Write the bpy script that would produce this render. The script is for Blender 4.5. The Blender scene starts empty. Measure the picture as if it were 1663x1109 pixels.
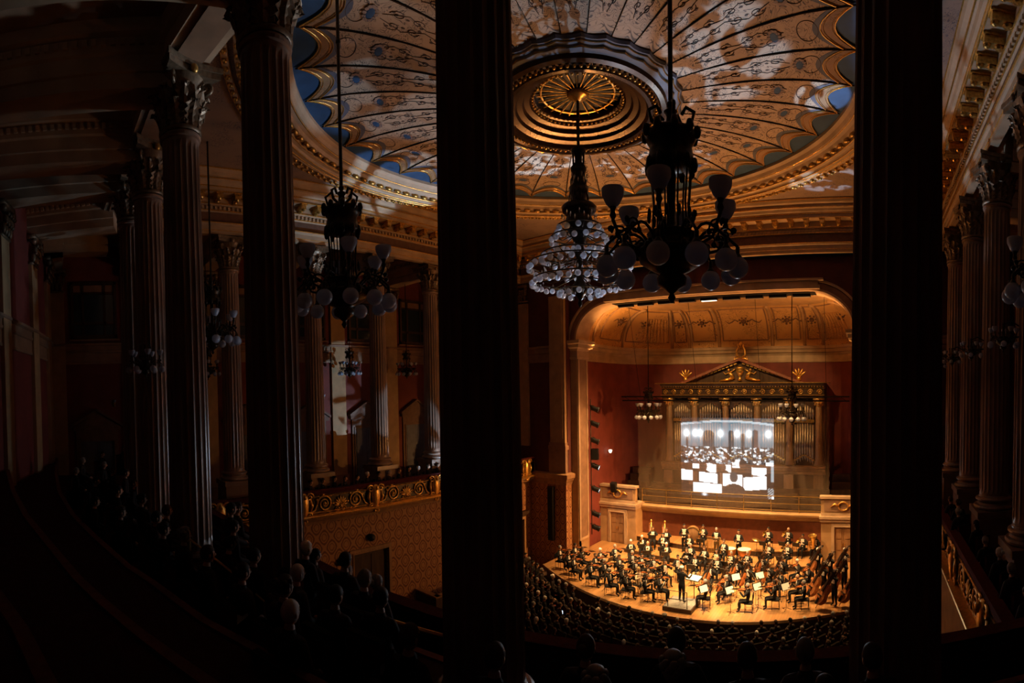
import bpy, math, random
from mathutils import Vector, Matrix
PI = math.pi
RND = random.Random(11)
scene = bpy.context.scene
COL = scene.collection

# ------------------------------------------------------------------ camera
# The photograph is a stitched cylindrical panorama: a level-ish cylinder of 839.3 px radius.
FPX, HROW, AXROW = 839.29, 658.03, 1412.47
EYE = Vector((9.3, 0.0, 10.73))
cam = bpy.data.cameras.new('camera')
cam_ob = bpy.data.objects.new('camera', cam)
COL.objects.link(cam_ob)
cam.type = 'PANO'
cam.panorama_type = 'CENTRAL_CYLINDRICAL'
cam.central_cylindrical_range_u_min = -831.5 / FPX
cam.central_cylindrical_range_u_max = 831.5 / FPX
cam.central_cylindrical_range_v_min = -(1109 - HROW) / FPX
cam.central_cylindrical_range_v_max = HROW / FPX
cam.central_cylindrical_radius = 1.0
cam.clip_start = 0.05
cam.clip_end = 300
_a, _p, _r = (AXROW - 831.5) / FPX, 0.0258, -0.0156
_f = Vector((-math.sin(_a), math.cos(_a), 0)); _x = Vector((math.cos(_a), math.sin(_a), 0)); _u = Vector((0, 0, 1))
_f2 = _f * math.cos(_p) - _u * math.sin(_p); _u2 = _u * math.cos(_p) + _f * math.sin(_p)
_x3 = _x * math.cos(_r) + _u2 * math.sin(_r); _u3 = _u2 * math.cos(_r) - _x * math.sin(_r)
_m = Matrix((_x3, _u3, -_f2)).transposed().to_4x4()
_m.translation = EYE
cam_ob.matrix_world = _m
scene.camera = cam_ob

# ------------------------------------------------------------------ world, big lights, exposure
scene.view_settings.view_transform = 'Standard'
scene.view_settings.look = 'None'
scene.view_settings.gamma = 1.0
scene.view_settings.use_curve_mapping = False
scene.view_settings.exposure = 0.22
world = bpy.data.worlds.new('dim_hall_air'); scene.world = world
world.use_nodes = True
world.node_tree.nodes['Background'].inputs[0].default_value = (0.35, 0.55, 0.75, 1)
world.node_tree.nodes['Background'].inputs[1].default_value = 0.0012

def light(name, kind, loc, target, energy, color, **kw):
    d = bpy.data.lights.new(name, kind); d.energy = energy; d.color = color
    for k, v in kw.items(): setattr(d, k, v)
    o = bpy.data.objects.new(name, d); COL.objects.link(o); o.location = loc
    o.rotation_euler = (Vector(target) - Vector(loc)).to_track_quat('-Z', 'Y').to_euler()
    return o
WARM = (1.0, 0.55, 0.20)
AMBER = (1.0, 0.43, 0.12)
COOL = (0.70, 0.86, 1.0)
# stage lighting bars in the slot above the stage opening
for i, sx in enumerate((-5.2, -2.6, 0.0, 2.6, 5.2)):
    light('stage_lamp', 'SPOT', (sx, 28.75, 15.8), (sx * 0.9, 27.4 + (i % 2) * 2.4, 0), 7200, WARM, spot_size=1.1, spot_blend=0.6, shadow_soft_size=0.2)
# follow lamps in the ring of the ceiling, aimed at the players from the hall
for sx, tx, ty, en, sz in ((-6.0, -2.5, 27.0, 19000, .5), (6.0, 2.5, 27.0, 19000, .5), (1.0, 2.2, 24.9, 34000, .26), (-3.0, -4.0, 28.5, 20000, .3)):
    light('stage_lamp', 'SPOT', (sx, 18.5, 19.4), (tx, ty, 0.5), en, (1.0, 0.62, 0.26), spot_size=sz, spot_blend=0.6, shadow_soft_size=0.12)
# amber lamps washing the niche, the cove over the stage and the front of the hall
for sx in (-1, 1):
    light('niche_lamp', 'SPOT', (sx * 8.15, 29.35, 12.0), (sx * 5.5, 31.3, 16.4), 2300, AMBER, spot_size=1.6, spot_blend=0.9, shadow_soft_size=0.3)
    light('ceiling_lamp', 'SPOT', (sx * 7.8, 28.0, 5.6), (-sx * 1.0, 20.5, 20.5), 3600, AMBER, spot_size=1.5, spot_blend=1.0, shadow_soft_size=0.35)
light('jamb_lamp', 'SPOT', (8.0, 29.0, 6.0), (-11.5, 19.5, 4.5), 2000, AMBER, spot_size=0.9, spot_blend=0.9, shadow_soft_size=0.2)
light('jamb_lamp', 'SPOT', (7.9, 29.6, 7.5), (-8.6, 29.2, 4.5), 9000, AMBER, spot_size=0.95, spot_blend=0.9, shadow_soft_size=0.2)
for sx in (-1, 1):
    light('stage_lamp', 'SPOT', (sx * -6.0, 19.5, 19.4), (sx * 7.8, 32.2, 2.4), 13000, (1.0, 0.55, 0.2), spot_size=0.3, spot_blend=0.8, shadow_soft_size=0.15)
for sx in (-2.6, 2.6):
    light('organ_lamp', 'SPOT', (sx, 28.75, 15.75), (sx * 1.1, 36.0, 11.0), 1500, (1.0, 0.58, 0.2), spot_size=0.95, spot_blend=0.7, shadow_soft_size=0.1)
# added spots without fixtures, standing in for film light off the scores: broken cool patches on the ceiling, cornices and galleries
def patch_spot(target, angle, energy, scale, lo, hi, seed, base=0.0):
    o = light('added_patch_spot', 'SPOT', (0.5, 25.0, 1.7), target, energy, COOL, spot_size=angle, spot_blend=0.3, shadow_soft_size=0.04)
    nt = o.data; nt.use_nodes = True; nt = nt.node_tree; em = nt.nodes['Emission']
    tc = nt.nodes.new('ShaderNodeTexCoord'); no = nt.nodes.new('ShaderNodeTexNoise'); no.noise_dimensions = '4D'
    no.inputs['W'].default_value = seed; no.inputs['Scale'].default_value = scale; no.inputs['Detail'].default_value = 2.5; no.inputs['Distortion'].default_value = 1.2
    nt.links.new(tc.outputs['Normal'], no.inputs['Vector'])
    r = nt.nodes.new('ShaderNodeValToRGB'); e = r.color_ramp.elements
    e[0].position = lo; e[1].position = hi; e[0].color = (base, base, base, 1)
    nt.links.new(no.outputs['Fac'], r.inputs[0]); nt.links.new(r.outputs[0], em.inputs['Strength'])
    em.inputs['Color'].default_value = COOL + (1,)
for i, (tg, an, en, scl, lo, hi, bs) in enumerate((
        ((1.4, 11.5, 20.4), .24, 5000, 7, .36, .46, .15), ((4.8, 15.2, 20.4), .20, 12000, 14, .48, .53, 0), ((7.6, 17.8, 20.5), .09, 20000, 16, .42, .46, 0),
        ((-3.8, 17.6, 20.4), .20, 26000, 24, .50, .58, 0), ((0.4, 20.2, 20.4), .28, 18000, 26, .54, .60, 0), ((-4.4, 11.2, 20.5), .26, 7000, 10, .42, .50, .1),
        ((-9.2, 14.7, 20.2), .22, 15000, 12, .42, .48, 0), ((-12.2, 12.2, 18.4), .13, 9000, 16, .40, .46, 0), ((12.5, 14.5, 19.9), .34, 5000, 9, .44, .5, 0),
        ((-16.5, 15.3, 11.2), .26, 7000, 10, .40, .46, 0), ((-16.5, 17.3, 8.5), .16, 4500, 12, .38, .44, 0), ((-7.9, -.5, 17.6), .30, 2600, 8, .44, .52, .1),
        ((7.2, 23.7, 20.3), .16, 16000, 22, .50, .56, 0), ((-3.0, 3.5, 18.0), .18, 1000, 10, .4, .5, .1))):
    patch_spot(tg, an, en, scl, lo, hi, 1.7 * i, bs)
light('added_screen_spot', 'SPOT', (0.0, 33.2, 6.4), (1.0, 8.0, 14.5), 1500, COOL, spot_size=1.25, spot_blend=0.7, shadow_soft_size=1.2)  # added wide spot at the screen, spreads extra cool light over the hall
light('added_screen_spot', 'SPOT', (0.0, 33.2, 6.4), (0.0, 14.9, 14.75), 14000, COOL, spot_size=0.27, spot_blend=0.8, shadow_soft_size=0.6)  # added narrow spot at the screen, brightens the crystal chandelier

# ------------------------------------------------------------------ mesh builder
class MB:
    def __init__(s):
        s.v = []; s.f = []; s.m = []
    def add(s, vs, fs, mi=0, M=None):
        n = len(s.v)
        if M is not None: vs = [M @ Vector(p) for p in vs]
        s.v += [tuple(p) for p in vs]
        s.f += [tuple(i + n for i in f) for f in fs]
        s.m += [mi] * len(fs)
        return s
    def box(s, lo, hi, mi=0, M=None):
        (a, b, c), (d, e, f) = lo, hi
        vs = [(a, b, c), (d, b, c), (d, e, c), (a, e, c), (a, b, f), (d, b, f), (d, e, f), (a, e, f)]
        return s.add(vs, [(0, 3, 2, 1), (4, 5, 6, 7), (0, 1, 5, 4), (1, 2, 6, 5), (2, 3, 7, 6), (3, 0, 4, 7)], mi, M)
    def tube(s, path, r, n=6, mi=0, M=None, closed=False, cap=True):
        path = [Vector(p) for p in path]; k = len(path)
        rs = r if isinstance(r, (list, tuple)) else [r] * k
        vs = []; prev = None
        for i, p in enumerate(path):
            if closed: t = path[(i + 1) % k] - path[i - 1]
            else: t = path[min(i + 1, k - 1)] - path[max(i - 1, 0)]
            if t.length < 1e-9: t = Vector((0, 0, 1))
            t.normalize()
            if prev is None:
                a = Vector((0, 0, 1)) if abs(t.z) < .9 else Vector((1, 0, 0))
            else: a = prev
            u = (a - t * a.dot(t))
            if u.length < 1e-6: u = t.orthogonal()
            u.normalize(); w = t.cross(u); prev = u
            for j in range(n):
                an = 2 * PI * j / n
                vs.append(p + (u * math.cos(an) + w * math.sin(an)) * rs[i])
        fs = []
        for i in range(k if closed else k - 1):
            i2 = (i + 1) % k
            for j in range(n):
                j2 = (j + 1) % n
                fs.append((i * n + j, i * n + j2, i2 * n + j2, i2 * n + j))
        if cap and not closed:
            fs.append(tuple(range(n))[::-1]); fs.append(tuple((k - 1) * n + j for j in range(n)))
        return s.add(vs, fs, mi, M)
    def lathe(s, prof, n=16, c=(0, 0, 0), mi=0, M=None, a0=0, a1=2 * PI, sx=1, sy=1):
        full = abs(a1 - a0 - 2 * PI) < 1e-6
        cnt = n if full else n + 1
        vs = []
        for r, z in prof:
            for j in range(cnt):
                a = a0 + (a1 - a0) * j / n
                vs.append((c[0] + r * math.cos(a) * sx, c[1] + r * math.sin(a) * sy, c[2] + z))
        fs = []
        for i in range(len(prof) - 1):
            for j in range(n):
                j2 = (j + 1) % cnt
                fs.append((i * cnt + j, i * cnt + j2, (i + 1) * cnt + j2, (i + 1) * cnt + j))
        return s.add(vs, fs, mi, M)
    def sphere(s, c, r, n=10, k=6, mi=0, M=None):
        if not isinstance(r, (tuple, list)): r = (r, r, r)
        vs = [(c[0], c[1], c[2] - r[2])]
        for i in range(1, k):
            t = -PI / 2 + PI * i / k
            for j in range(n):
                a = 2 * PI * j / n
                vs.append((c[0] + r[0] * math.cos(t) * math.cos(a), c[1] + r[1] * math.cos(t) * math.sin(a), c[2] + r[2] * math.sin(t)))
        vs.append((c[0], c[1], c[2] + r[2])); e = len(vs) - 1
        fs = [(0, 1 + (j + 1) % n, 1 + j) for j in range(n)]
        for i in range(k - 2):
            for j in range(n):
                a = 1 + i * n; j2 = (j + 1) % n
                fs.append((a + j, a + j2, a + n + j2, a + n + j))
        a = 1 + (k - 2) * n
        fs += [(a + j, a + (j + 1) % n, e) for j in range(n)]
        return s.add(vs, fs, mi, M)
    def sweep(s, prof, path, closed=False, mi=0, side=1, capends=True):
        """prof: (offset, z) pairs pushed to the left (side=1) of the plan path."""
        k = len(path); vs = []
        P = [Vector((p[0], p[1])) for p in path]
        for i in range(k):
            a = P[i] - P[i - 1] if (i > 0 or closed) else P[1] - P[0]
            b = P[(i + 1) % k] - P[i] if (i < k - 1 or closed) else a
            a = a.normalized(); b = b.normalized()
            na = Vector((-a.y, a.x)) * side; nb = Vector((-b.y, b.x)) * side
            m = na + nb
            m = m / max(m.dot(na), 1e-3) if m.length > 1e-4 else na
            for o, z in prof:
                q = P[i] + m * o; vs.append((q.x, q.y, z))
        n = len(prof); fs = []
        for i in range(k if closed else k - 1):
            i2 = (i + 1) % k
            for j in range(n - 1):
                fs.append((i * n + j, i2 * n + j, i2 * n + j + 1, i * n + j + 1))
        if capends and not closed:
            fs.append(tuple(range(n))); fs.append(tuple((k - 1) * n + j for j in range(n))[::-1])
        return s.add(vs, fs, mi)
    def prism(s, pts, axis, a, b, mi=0, M=None):
        """extrude a 2D outline along axis ('x','y','z') from a to b"""
        def mk(p, t):
            return {'x': (t, p[0], p[1]), 'y': (p[0], t, p[1]), 'z': (p[0], p[1], t)}[axis]
        n = len(pts)
        vs = [mk(p, a) for p in pts] + [mk(p, b) for p in pts]
        fs = [tuple(range(n))[::-1], tuple(range(n, 2 * n))] + [(i, (i + 1) % n, n + (i + 1) % n, n + i) for i in range(n)]
        return s.add(vs, fs, mi, M)
    def mesh(s, name, mats, smooth=False):
        me = bpy.data.meshes.new(name)
        me.from_pydata(s.v, [], s.f)
        if not isinstance(mats, (list, tuple)): mats = [mats]
        for m in mats: me.materials.append(m)
        if len(mats) > 1: me.polygons.foreach_set('material_index', s.m)
        if smooth: me.polygons.foreach_set('use_smooth', [True] * len(me.polygons))
        me.update()
        return me
    def build(s, name, mats, parent=None, smooth=False, loc=None, rot=None):
        return link(name, s.mesh(name, mats, smooth), parent, loc, rot)

KIDS = {}
def link(name, me, parent=None, loc=None, rot=None, scale=None):
    o = bpy.data.objects.new(name, me); COL.objects.link(o)
    if parent is not None:
        o.parent = parent; KIDS.setdefault(parent.name, []).append(o)
    if loc is not None: o.location = loc
    if rot is not None: o.rotation_euler = rot
    if scale is not None: o.scale = scale if isinstance(scale, (tuple, list)) else (scale,) * 3
    return o
def tag(o, label=None, cat=None, group=None, kind=None):
    if label: o['label'] = label
    if cat: o['category'] = cat
    if group: o['group'] = group
    if kind: o['kind'] = kind
    return o
def empty(name, loc=(0, 0, 0), rz=0.0, **kw):
    o = link(name, None, None, loc, (0, 0, rz)); o.empty_display_size = 0.2
    return tag(o, **kw)
def struct(o, label=None, cat=None):
    return tag(o, label, cat, None, 'structure')
def copy_tree(o, parent=None):
    c = o.copy(); COL.objects.link(c)
    if parent is not None: c.parent = parent
    for ch in KIDS.get(o.name, ()): copy_tree(ch, c)
    return c
def T(loc=(0, 0, 0), rz=0, rx=0, ry=0, s=1):
    return Matrix.Translation(loc) @ Matrix.Rotation(rz, 4, 'Z') @ Matrix.Rotation(ry, 4, 'Y') @ Matrix.Rotation(rx, 4, 'X') @ Matrix.Scale(s, 4)

# ------------------------------------------------------------------ materials (all procedural)
def new_mat(name):
    m = bpy.data.materials.new(name); m.use_nodes = True
    nt = m.node_tree
    return m, nt, nt.nodes['Principled BSDF']
def mat(name, col, rough=.6, metal=0.0, var=.25, scale=3.0, bump=0.0, spec=.4, stretch=(1, 1, 1), rnd=0.0):
    m, nt, b = new_mat(name)
    N, L = nt.nodes, nt.links
    b.inputs['Roughness'].default_value = rough; b.inputs['Metallic'].default_value = metal
    b.inputs['Specular IOR Level'].default_value = spec
    tc = N.new('ShaderNodeTexCoord'); mp = N.new('ShaderNodeMapping'); no = N.new('ShaderNodeTexNoise')
    mp.inputs['Scale'].default_value = stretch
    no.inputs['Scale'].default_value = scale; no.inputs['Detail'].default_value = 5
    L.new(tc.outputs['Object'], mp.inputs[0]); L.new(mp.outputs[0], no.inputs['Vector'])
    cr = N.new('ShaderNodeValToRGB'); e = cr.color_ramp.elements
    e[0].position = .3; e[1].position = .72
    e[0].color = tuple(c * (1 - var) for c in col) + (1,); e[1].color = tuple(min(1, c * (1 + var)) for c in col) + (1,)
    L.new(no.outputs['Fac'], cr.inputs[0]); out = cr.outputs[0]
    if rnd:
        oi = N.new('ShaderNodeObjectInfo'); hs = N.new('ShaderNodeHueSaturation'); ma = N.new('ShaderNodeMapRange')
        ma.inputs['To Min'].default_value = 1 - rnd; ma.inputs['To Max'].default_value = 1 + rnd
        L.new(oi.outputs['Random'], ma.inputs[0]); L.new(ma.outputs[0], hs.inputs['Value']); L.new(out, hs.inputs['Color']); out = hs.outputs[0]
    L.new(out, b.inputs['Base Color'])
    if bump:
        bp = N.new('ShaderNodeBump'); bp.inputs['Strength'].default_value = bump; bp.inputs['Distance'].default_value = .02
        L.new(no.outputs['Fac'], bp.inputs['Height']); L.new(bp.outputs[0], b.inputs['Normal'])
    return m
def math_node(nt, op, a, b=None, c=None):
    n = nt.nodes.new('ShaderNodeMath'); n.operation = op
    for i, x in enumerate((a, b, c)):
        if x is None: continue
        if isinstance(x, (int, float)): n.inputs[i].default_value = x
        else: nt.links.new(x, n.inputs[i])
    return n.outputs[0]
def ramp(nt, fac, stops):
    r = nt.nodes.new('ShaderNodeValToRGB'); el = r.color_ramp.elements
    while len(el) < len(stops): el.new(.5)
    for e, (p, c) in zip(el, stops): e.position = p; e.color = tuple(c) + (1,)
    nt.links.new(fac, r.inputs[0]); return r.outputs[0]
def wallpaper(name, a, b, su=1.55, sv=1.15):
    """woven ogee lattice with a rosette in every cell"""
    m, nt, p = new_mat(name)
    tc = nt.nodes.new('ShaderNodeTexCoord'); sp = nt.nodes.new('ShaderNodeSeparateXYZ'); nt.links.new(tc.outputs['Object'], sp.inputs[0])
    u = math_node(nt, 'ADD', sp.outputs[0], sp.outputs[1]); v = sp.outputs[2]
    cu = math_node(nt, 'COSINE', math_node(nt, 'MULTIPLY', u, 2 * PI * su)); cv = math_node(nt, 'COSINE', math_node(nt, 'MULTIPLY', v, 2 * PI * sv))
    w = math_node(nt, 'ADD', cu, cv)
    w = math_node(nt, 'ABSOLUTE', w)
    no = nt.nodes.new('ShaderNodeTexNoise'); no.inputs['Scale'].default_value = 9; nt.links.new(tc.outputs['Object'], no.inputs['Vector'])
    w = math_node(nt, 'ADD', w, math_node(nt, 'MULTIPLY', math_node(nt, 'SUBTRACT', no.outputs['Fac'], .5), .5))
    col = ramp(nt, math_node(nt, 'MULTIPLY', w, .5), [(0.0, a), (.14, a), (.2, b), (.42, b), (.5, a), (.66, a), (.74, b), (.9, a)])
    nt.links.new(col, p.inputs['Base Color']); p.inputs['Roughness'].default_value = .7
    return m
def painted(name, ground, ink, scale=1.2, amount=.5, warm=None):
    """plaster painted with loose arabesques: bands of a distorted noise field"""
    m, nt, p = new_mat(name)
    tc = nt.nodes.new('ShaderNodeTexCoord')
    no = nt.nodes.new('ShaderNodeTexNoise'); no.inputs['Scale'].default_value = scale; no.inputs['Detail'].default_value = 2; no.inputs['Distortion'].default_value = 1.6
    nt.links.new(tc.outputs['Object'], no.inputs['Vector'])
    s = math_node(nt, 'ABSOLUTE', math_node(nt, 'SINE', math_node(nt, 'MULTIPLY', no.outputs['Fac'], 34.0)))
    n2 = nt.nodes.new('ShaderNodeTexNoise'); n2.inputs['Scale'].default_value = scale * .55; nt.links.new(tc.outputs['Object'], n2.inputs['Vector'])
    gate = ramp(nt, n2.outputs['Fac'], [(.44, (0, 0, 0)), (.52, (1, 1, 1))])
    line = ramp(nt, s, [(.2, (1, 1, 1)), (.42, (0, 0, 0))])
    k = math_node(nt, 'MULTIPLY', math_node(nt, 'MULTIPLY', gate, line), amount)
    mx = nt.nodes.new('ShaderNodeMix'); mx.data_type = 'RGBA'; nt.links.new(k, mx.inputs[0])
    mx.inputs[6].default_value = tuple(ground) + (1,); mx.inputs[7].default_value = tuple(ink) + (1,)
    nt.links.new(mx.outputs[2], p.inputs['Base Color']); p.inputs['Roughness'].default_value = .65
    return m
def emit(name, col, s):
    m, nt, p = new_mat(name)
    p.inputs['Base Color'].default_value = (0, 0, 0, 1); p.inputs['Emission Color'].default_value = tuple(col) + (1,); p.inputs['Emission Strength'].default_value = s
    return m
M = {}
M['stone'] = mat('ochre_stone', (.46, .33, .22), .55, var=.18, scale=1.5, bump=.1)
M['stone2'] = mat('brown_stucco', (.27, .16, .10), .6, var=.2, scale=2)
M['tan'] = mat('tan_stucco', (.42, .27, .14), .6, var=.15, scale=2)
M['frieze'] = mat('dark_brown_frieze', (.15, .08, .055), .6, var=.2, scale=4)
M['gilt'] = mat('gilding', (.78, .47, .13), .32, .85, var=.25, scale=12, bump=.15)
M['oldgilt'] = mat('worn_gilding', (.58, .35, .10), .34, .75, var=.5, scale=9, bump=.3)
M['marble'] = mat('brown_marble', (.25, .165, .125), .28, var=.35, scale=2.2, spec=.5, stretch=(1, 1, .35))
M['cap'] = mat('bronzed_capital', (.20, .14, .09), .4, .35, var=.4, scale=9, bump=.2)
M['red'] = mat('oxblood_wall', (.17, .035, .028), .7, var=.18, scale=1.2)
M['maroon'] = mat('maroon_wall', (.10, .026, .024), .7, var=.2, scale=1.5)
M['paper'] = wallpaper('ogee_wallpaper', (.40, .195, .08), (.17, .062, .026), 1.25, .98)
M['darkwood'] = mat('dark_wood', (.055, .03, .02), .45, var=.35, scale=5, stretch=(1, 1, .2))
M['wood'] = mat('oak_wood', (.30, .17, .085), .45, var=.25, scale=4, stretch=(1, 1, .2))
M['black'] = mat('black_metal', (.008, .008, .009), .45, .2, var=.3, scale=8)
M['blackcloth'] = mat('black_cloth', (.012, .012, .014), .85, var=.3, scale=20, spec=.2)
M['bronze'] = mat('dark_bronze', (.035, .026, .018), .35, .7, var=.4, scale=14)
M['brass'] = mat('brass', (.75, .5, .16), .28, .9, var=.15, scale=10)
M['white'] = mat('white_paper', (.85, .83, .78), .7, var=.04, scale=20)
M['velvet'] = mat('red_velvet', (.075, .012, .012), .85, var=.3, scale=14, spec=.2)
M['carpet'] = mat('dark_carpet', (.045, .013, .011), .95, var=.3, scale=8, spec=.1)
M['parquet'] = mat('dark_parquet', (.08, .045, .028), .5, var=.3, scale=3)
M['blue'] = mat('blue_paint', (.02, .07, .17), .6, var=.2, scale=2)
M['greyblue'] = mat('slate_blue_paint', (.11, .12, .17), .6, var=.2, scale=2)
M['velarium'] = painted('painted_velarium', (.48, .35, .25), (.05, .035, .035), 1.5, .9)
M['band'] = painted('painted_band', (.36, .21, .11), (.08, .05, .03), 2.4, .9)
M['spandrel'] = painted('painted_spandrel', (.30, .21, .17), (.07, .06, .09), 2.2, .9)
M['cove'] = painted('painted_cove', (.62, .37, .14), (.10, .06, .03), 1.3, .8)
def frosted(name, col, trans):
    m, nt, p = new_mat(name)
    p.inputs['Base Color'].default_value = col + (1,); p.inputs['Roughness'].default_value = .22; p.inputs['Specular IOR Level'].default_value = .6
    tl = nt.nodes.new('ShaderNodeBsdfTranslucent'); tl.inputs[0].default_value = col + (1,)
    no = nt.nodes.new('ShaderNodeTexNoise'); no.inputs['Scale'].default_value = 6
    mr = nt.nodes.new('ShaderNodeMapRange'); mr.inputs['To Min'].default_value = trans - .06; mr.inputs['To Max'].default_value = trans + .06
    nt.links.new(no.outputs['Fac'], mr.inputs[0])
    mx = nt.nodes.new('ShaderNodeMixShader'); nt.links.new(mr.outputs[0], mx.inputs[0])
    nt.links.new(p.outputs[0], mx.inputs[1]); nt.links.new(tl.outputs[0], mx.inputs[2]); nt.links.new(mx.outputs[0], nt.nodes['Material Output'].inputs[0])
    return m
M['glass'] = frosted('frosted_globe', (.55, .58, .68), .5)
M['pane'] = mat('dark_glass', (.02, .035, .045), .12, var=.1, scale=2, spec=.6)
M['skin'] = mat('skin', (.56, .33, .22), .55, var=.06, scale=12)
M['shirt'] = mat('white_shirt', (.86, .84, .80), .7, var=.03, scale=20)
M['violin'] = mat('varnished_violin_wood', (.36, .11, .03), .25, var=.3, scale=9, spec=.6)
M['bass'] = mat('amber_bass_wood', (.40, .14, .045), .28, var=.3, scale=5, spec=.6)
M['drumskin'] = mat('drum_skin', (.75, .66, .52), .6, var=.05)
M['copper'] = mat('copper', (.55, .24, .10), .3, .8, var=.15)
for k, c in dict(k=(.012, .010, .009), b=(.06, .032, .018), g=(.26, .25, .24), w=(.66, .65, .62), f=(.42, .27, .11)).items():
    M['hair_' + k] = mat('hair_' + {'k': 'black', 'b': 'brown', 'g': 'grey', 'w': 'white', 'f': 'fair'}[k], c, .6, var=.25, scale=22, spec=.3)
M['audcloth'] = mat('audience_clothing', (.022, .016, .016), .85, var=.3, scale=10, spec=.2, rnd=.8)
def floorwood():
    m, nt, p = new_mat('stage_boards')
    tc = nt.nodes.new('ShaderNodeTexCoord'); br = nt.nodes.new('ShaderNodeTexBrick')
    mp = nt.nodes.new('ShaderNodeMapping'); mp.inputs['Rotation'].default_value = (0, 0, PI / 2)
    nt.links.new(tc.outputs['Object'], mp.inputs[0]); nt.links.new(mp.outputs[0], br.inputs['Vector'])
    br.inputs['Scale'].default_value = 1; br.inputs['Brick Width'].default_value = 2.2; br.inputs['Row Height'].default_value = .14; br.inputs['Mortar Size'].default_value = .004
    br.inputs['Color1'].default_value = (.44, .235, .095, 1); br.inputs['Color2'].default_value = (.33, .17, .065, 1); br.inputs['Mortar'].default_value = (.12, .06, .03, 1)
    nt.links.new(br.outputs[0], p.inputs['Base Color']); p.inputs['Roughness'].default_value = .32; p.inputs['Specular IOR Level'].default_value = .5
    return m
M['boards'] = floorwood()
M['redbrown'] = mat('red_brown_panelling', (.16, .05, .025), .5, var=.2, scale=3)
M['lampglow'] = emit('lit_lamp_glass', (1, .85, .6), 3.0)
M['spotglow'] = emit('lit_spot_glass', (.9, .95, 1), 9.0)
M['redwood'] = mat('red_brown_wood', (.22, .08, .05), .5, var=.2, scale=4)
M['pipe'] = mat('organ_pipe_tin', (.33, .27, .22), .35, .7, var=.15, scale=6)
M['crystalglobe'] = frosted('pearly_glass_globe', (.78, .82, .9), .45)
def glassy(name):
    m, nt, p = new_mat(name)
    p.inputs['Base Color'].default_value = (.85, .9, .95, 1); p.inputs['Roughness'].default_value = .05; p.inputs['Metallic'].default_value = .6
    return m
M['crystal'] = glassy('cut_crystal')
def gauze():
    m, nt, p = new_mat('screen_gauze')
    p.inputs['Base Color'].default_value = (.52, .38, .26, 1); p.inputs['Roughness'].default_value = .9
    tr = nt.nodes.new('ShaderNodeBsdfTransparent'); mx = nt.nodes.new('ShaderNodeMixShader'); mx.inputs[0].default_value = .2
    nt.links.new(tr.outputs[0], mx.inputs[1]); nt.links.new(p.outputs[0], mx.inputs[2]); nt.links.new(mx.outputs[0], nt.nodes['Material Output'].inputs[0])
    return m
M['gauze'] = gauze()
def film_mat():
    """light of the projected film caught by the gauze: adds to what is seen through it"""
    m, nt, p = new_mat('projected_film_light')
    at = nt.nodes.new('ShaderNodeAttribute'); at.attribute_name = 'film'
    em = nt.nodes.new('ShaderNodeEmission'); em.inputs['Strength'].default_value = FILM
    nt.links.new(at.outputs['Color'], em.inputs['Color'])
    tr = nt.nodes.new('ShaderNodeBsdfTransparent'); ad = nt.nodes.new('ShaderNodeAddShader')
    nt.links.new(tr.outputs[0], ad.inputs[0]); nt.links.new(em.outputs[0], ad.inputs[1]); nt.links.new(ad.outputs[0], nt.nodes['Material Output'].inputs[0])
    return m
FILM = 1.2
M['film'] = film_mat()
M['paleblouse'] = mat('pale_blouse', (.55, .45, .33), .8, var=.1, scale=12)
M['greycarpet'] = mat('grey_carpet', (.22, .22, .22), .9, var=.2, scale=14)
M['phone'] = emit('phone_display', (.7, .85, 1), 2.0)
M['bronzewood'] = mat('dark_gilded_wood', (.06, .034, .02), .25, .45, var=.3, scale=5)
M['inkbrown'] = mat('brown_ink_paint', (.07, .045, .04), .7, var=.3, scale=6)
M['seatwood'] = mat('matt_dark_seat_wood', (.009, .006, .005), .85, var=.3, scale=6, spec=.15)
M['nosing'] = mat('red_step_nosing', (.13, .035, .025), .8, var=.3, scale=9)
# ================================================================== THE HALL
# hall axis = +Y (towards the stage), centre line X=0, stage floor z=0
XL, XR = -12.7, 13.2            # column axes left and right
YF = 27.2                       # front wall
ZA, ZT = 17.9, 20.35            # architrave bottom, cornice top
CX, CY = 0.0, 14.9              # centre of the ceiling
# ---- floors
struct(MB().box((-12.0, 2.0, -1.0), (12.4, 27.2, -.9)).build('floor', M['parquet']), 'dark parquet floor of the hall under the audience', 'floor')

# ---- stage platform with its bowed front
def stage_y(x): return 22.45 + 0.0345 * x * x + (0.0 if abs(x) < 9 else 0)
front = [(-9.6 + 19.2 * i / 40, stage_y(-9.6 + 19.2 * i / 40)) for i in range(41)]
out = front + [(9.6, 27.1), (8.38, 27.15), (8.38, 29.3), (9.02, 29.5), (9.02, 32.95), (-9.02, 32.95), (-9.02, 29.5), (-8.38, 29.3), (-8.38, 27.15), (-9.6, 27.1)]
st = empty('stage_platform', label='bowed wooden concert stage under the orchestra', cat='stage')
MB().prism(out, 'z', -.08, 0.0).build('stage_boards', M['boards'], st)
inn = [(x * .985, y + .12) for x, y in front] + [(9.4, 27.05), (8.3, 27.1), (8.3, 32.9), (-8.3, 32.9), (-8.3, 27.1), (-9.4, 27.05)]
MB().prism(inn, 'z', -.9, -.08).build('stage_front', M['darkwood'], st)
mb = MB(); mb.sweep([(0, -.14), (-.05, -.12), (-.05, .012), (.06, .012)], front); mb.build('stage_edge', M['wood'], st)
def arc_riser(y0, zt, w):
    pts = [(-w + 2 * w * i / 30, y0 - .9 * (1 - ((-w + 2 * w * i / 30) / w) ** 2)) for i in range(31)]
    return pts + [(w, 32.98), (-w, 32.98)]
RISE = [(30.3, .3, 6.4), (32.1, .65, 6.3)]
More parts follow.
